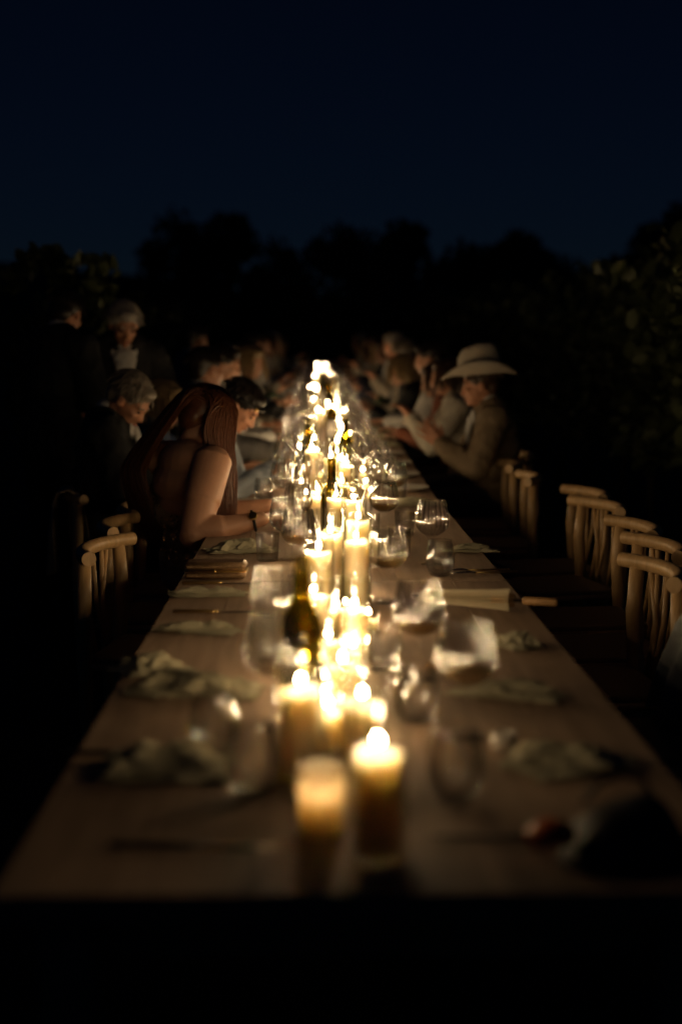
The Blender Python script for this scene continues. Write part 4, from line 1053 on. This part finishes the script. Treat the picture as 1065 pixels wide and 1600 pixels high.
for s in (-1, 1):
    y = yy[s]
    while y < Y0 + 9 * TL - 0.2:
        i = seq[s][cnt[s] % 12]; cnt[s] += 1
        x = (XL - 0.30 if s < 0 else XR + 0.30) + s * rg.uniform(-0.05, 0.12); fc = (LF if s < 0 else RF) + rg.uniform(-0.25, 0.25)
        side = 'on the bow-tied man\'s side' if s < 0 else 'on the hatted man\'s side'
        ds = protos[i][1]
        put_guest(i, x, y, fc, ds + ' seated ' + side + ' of the far table', rg.uniform(0.95, 1.04))
        put_chair(x - s * 0.0, y - 0.0, fc, 'spindle chair under a seated guest far down the table', 'chairs under the far guests')
        y += rg.uniform(0.60, 0.72)
put_guest(4, -1.02, 11.5, LF + 0.2, 'dark-haired man in a grey jacket sitting back from the table behind the others', 1.1)
put_chair(-1.02, 11.5, LF + 0.2, 'spindle chair under the man sitting back from the table', 'chairs under the far guests')
for (t, _) in protos:
    for ch in list(t.children):
        for gch in list(ch.children): bpy.data.objects.remove(gch)
        bpy.data.objects.remove(ch)
    bpy.data.objects.remove(t)

# ---------------------------------------------------------------- vines and trees
M['vine'] = plain('vine_leaf', (0.08, 0.098, 0.034), 0.55, var=0.45, scale=6)
M['tree'] = plain('tree_leaf', (0.045, 0.06, 0.03), 0.7, var=0.4, scale=1)
M['bark'] = plain('bark', (0.09, 0.065, 0.045), 0.9, var=0.4, scale=20, bump=0.8, bscale=60)
def leaves(mb, pts, size, rnd):
    for p in pts:
        n = Vector((rnd.gauss(0, 1), rnd.gauss(0, 1), rnd.gauss(0.5, 1))).normalized(); a = n.orthogonal().normalized(); a.rotate(Matrix.Rotation(rnd.uniform(0, 6.28), 3, n)); b_ = n.cross(a); s = size * rnd.uniform(0.6, 1.25)
        mb.add([p - a * s, p - a * s * 0.35 + b_ * s * 0.6, p + a * s * 0.5 + b_ * s * 0.55, p + a * s - n * s * 0.3, p + a * s * 0.5 - b_ * s * 0.55, p - a * s * 0.35 - b_ * s * 0.6], [(0, 1, 2, 3), (0, 3, 4, 5)])
def vine_mesh(seed, arch=False):
    rnd = random.Random(seed); tr = MB(); lf = MB(); pts = []
    tr.tube([(0, 0, 0), (0.03, 0.02, 0.35), (-0.02, 0.0, 0.75), (0.0, 0.0, 0.95)], [0.035, 0.028, 0.026, 0.022], 8)
    for s in (-1, 1): tr.tube([(0, 0, 0.93), (0.0, s * 0.3, 0.98), (0.0, s * 0.62, 0.96)], [0.02, 0.014, 0.01], 6)
    for q in range(26):
        y = rnd.uniform(-0.62, 0.62); H = rnd.uniform(0.6, 1.1) * (0.62 if arch else 1); d = Vector((rnd.gauss(0, 0.22), rnd.gauss(0, 0.2), 1)); p = Vector((0, y, 0.97)); st = [p.copy()]
        for j in range(8):
            d += Vector((rnd.gauss(0, 0.12), rnd.gauss(0, 0.12), -0.05 * j * rnd.random())); p = p + d.normalized() * H / 8; st.append(p.copy())
            for _ in range(5): pts.append(p + Vector((rnd.gauss(0, 0.08), rnd.gauss(0, 0.08), rnd.gauss(0, 0.06))))
        tr.tube(st, [0.005 - 0.0005 * j for j in range(9)], 4)
    for _ in range(500): pts.append(Vector((rnd.gauss(0, 0.16), rnd.uniform(-0.65, 0.65), rnd.uniform(0.55, 1.6))))
    if arch:
        st = []
        for j in range(15):
            u = j / 14; p = Vector((-0.05 - 0.48 * u ** 1.4, 0.1, 1.55 + 0.62 * math.sin(u * 2.3) - 0.10 * u)); st.append(p)
            for _ in range(14): pts.append(p + Vector((rnd.gauss(0, 0.035), rnd.gauss(0, 0.04), rnd.gauss(0, 0.03))))
        tr.tube(st, [0.008 - 0.0004 * j for j in range(15)], 5)
        for _ in range(260): pts.append(Vector((rnd.gauss(0, 0.10), rnd.gauss(0, 0.12), rnd.uniform(1.2, 2.1))))
    leaves(lf, pts, 0.06, rnd)
    return tr.mesh('trunk', M['bark']), lf.mesh('foliage', M['vine'])
VM = [vine_mesh(i) for i in range(4)]; VA = vine_mesh(9, True)
def put_vine(x, y, me, rz, lab, sc=1.0):
    t = thing('grape_vine', lab, 'vine', (x, y, rise(y)), rz, 'vines along the dining lane'); t.scale = (sc, sc, sc)
    link('trunk', me[0], t); link('foliage', me[1], t)
vx, vz = atY(140, 420, 9.0)
put_vine(vx, 9.0, VA, 0.1, 'leafy grape vine with a long shoot arching out above the suited man', 0.93)
rv = random.Random(4)
y = 11.6
while y < 31:
    put_vine(-2.15 + rv.uniform(-0.08, 0.08), y, rv.choice(VM), rv.choice((0, math.pi)) + rv.uniform(-0.1, 0.1), 'grape vine in the row behind the guests on the bow-tied man\'s side', rv.uniform(0.84, 0.95)); y += 1.25
y = 7.6
while y < 31:
    put_vine(2.45 + rv.uniform(-0.08, 0.08), y, rv.choice(VM), rv.choice((0, math.pi)) + rv.uniform(-0.1, 0.1), 'grape vine in the row behind the guests on the hatted man\'s side', rv.uniform(0.92, 1.08)); y += 1.25
def tree_mesh(seed, H, Rr, low=0.15, n=4200, lobes=30, size=0.2):
    rnd = random.Random(seed); tr = MB(); lf = MB()
    tr.tube([(0, 0, 0), (0.05, 0, H * 0.25), (-0.04, 0.05, H * 0.5), (0, 0, H * 0.85)], [H * 0.03, H * 0.024, H * 0.016, H * 0.004], 10)
    pts = []
    for q in range(lobes):
        a = rnd.uniform(0, 6.28); u = rnd.random(); z = H * (low + 0.1 + (0.80 - low) * u); r = Rr * (1.0 - 0.55 * abs(u - 0.4)) * rnd.uniform(0.3, 0.95); c = Vector((r * math.cos(a), r * math.sin(a), z))
        tr.tube([(0, 0, z * 0.75), c * 0.5 + Vector((0, 0, z * 0.42)), c], [H * 0.010, H * 0.006, H * 0.002], 5)
        lr = Rr * rnd.uniform(0.28, 0.5)
        for _ in range(n // lobes):
            v = Vector((rnd.gauss(0, 1), rnd.gauss(0, 1), rnd.gauss(0, 0.85))); v = v.normalized() * lr * rnd.random() ** 0.4; pts.append(c + v)
    leaves(lf, pts, size, rnd)
    return tr.mesh('trunk', M['bark']), lf.mesh('crown', M['tree'])
TRS = [tree_mesh(1, 7.0, 2.2, 0.1), tree_mesh(2, 7.0, 1.5, 0.1, 3600), tree_mesh(3, 6.5, 2.8, 0.05, 5200, 34), tree_mesh(4, 7.5, 2.4, 0.1, 4600)]
def put_tree(px, py, Y, me, H, lab, wx=1.0):
    x, z = atY(px, py, Y); g0 = rise(Y); s = (z - g0) / H
    t = thing('tree', lab, 'tree', (x, Y, g0), rv.uniform(0, 6.28), 'trees behind the far end of the table'); t.scale = (s * wx, s * wx, s)
    link('trunk', me[0], t); link('crown', me[1], t)
TL_ = [(272, 335, 44, 0, 6.9, 'tall dark tree at the end of the vine row, left of the tallest spire', 0.9), (362, 318, 46, 1, 6.9, 'narrow tallest dark tree rising like a spire', 1.0), (432, 378, 42, 0, 6.9, 'rounded dark tree beside the spire-like tree', 0.9),
       (548, 360, 50, 2, 6.4, 'broad dark tree behind the middle of the table', 0.9), (638, 333, 52, 1, 6.9, 'tall thin dark tree rising out of the broad trees', 1.1), (725, 385, 48, 2, 6.4, 'broad dark tree right of the thin tall tree', 0.9), (800, 355, 47, 3, 7.4, 'big rounded dark tree above the vines on the hatted side', 1.0), (868, 400, 50, 2, 6.4, 'low broad dark tree at the edge of the open sky', 0.8), (1045, 312, 34, 3, 7.4, 'large dark tree standing alone beyond the hatted side', 1.15),
       (205, 440, 45, 2, 6.4, 'low dark tree where the hill meets the trees', 1.0), (495, 455, 40, 2, 6.4, 'low bushy dark tree at the end of the lane', 1.3), (590, 450, 40, 0, 6.9, 'low bushy dark tree right of the lane end', 1.5), (660, 460, 38, 2, 6.4, 'low bushy dark tree close behind the far guests', 1.3), (410, 465, 39, 2, 6.4, 'low bushy dark tree left of the lane end', 1.3), (330, 470, 40, 2, 6.4, 'low bushy dark tree under the spire-like tree', 1.3), (940, 470, 40, 2, 6.4, 'low bushy dark tree under the open sky gap', 1.4)]
for (px, py, Y, k, H, lab, wx) in TL_: put_tree(px, py, Y, TRS[k], H, lab, wx)
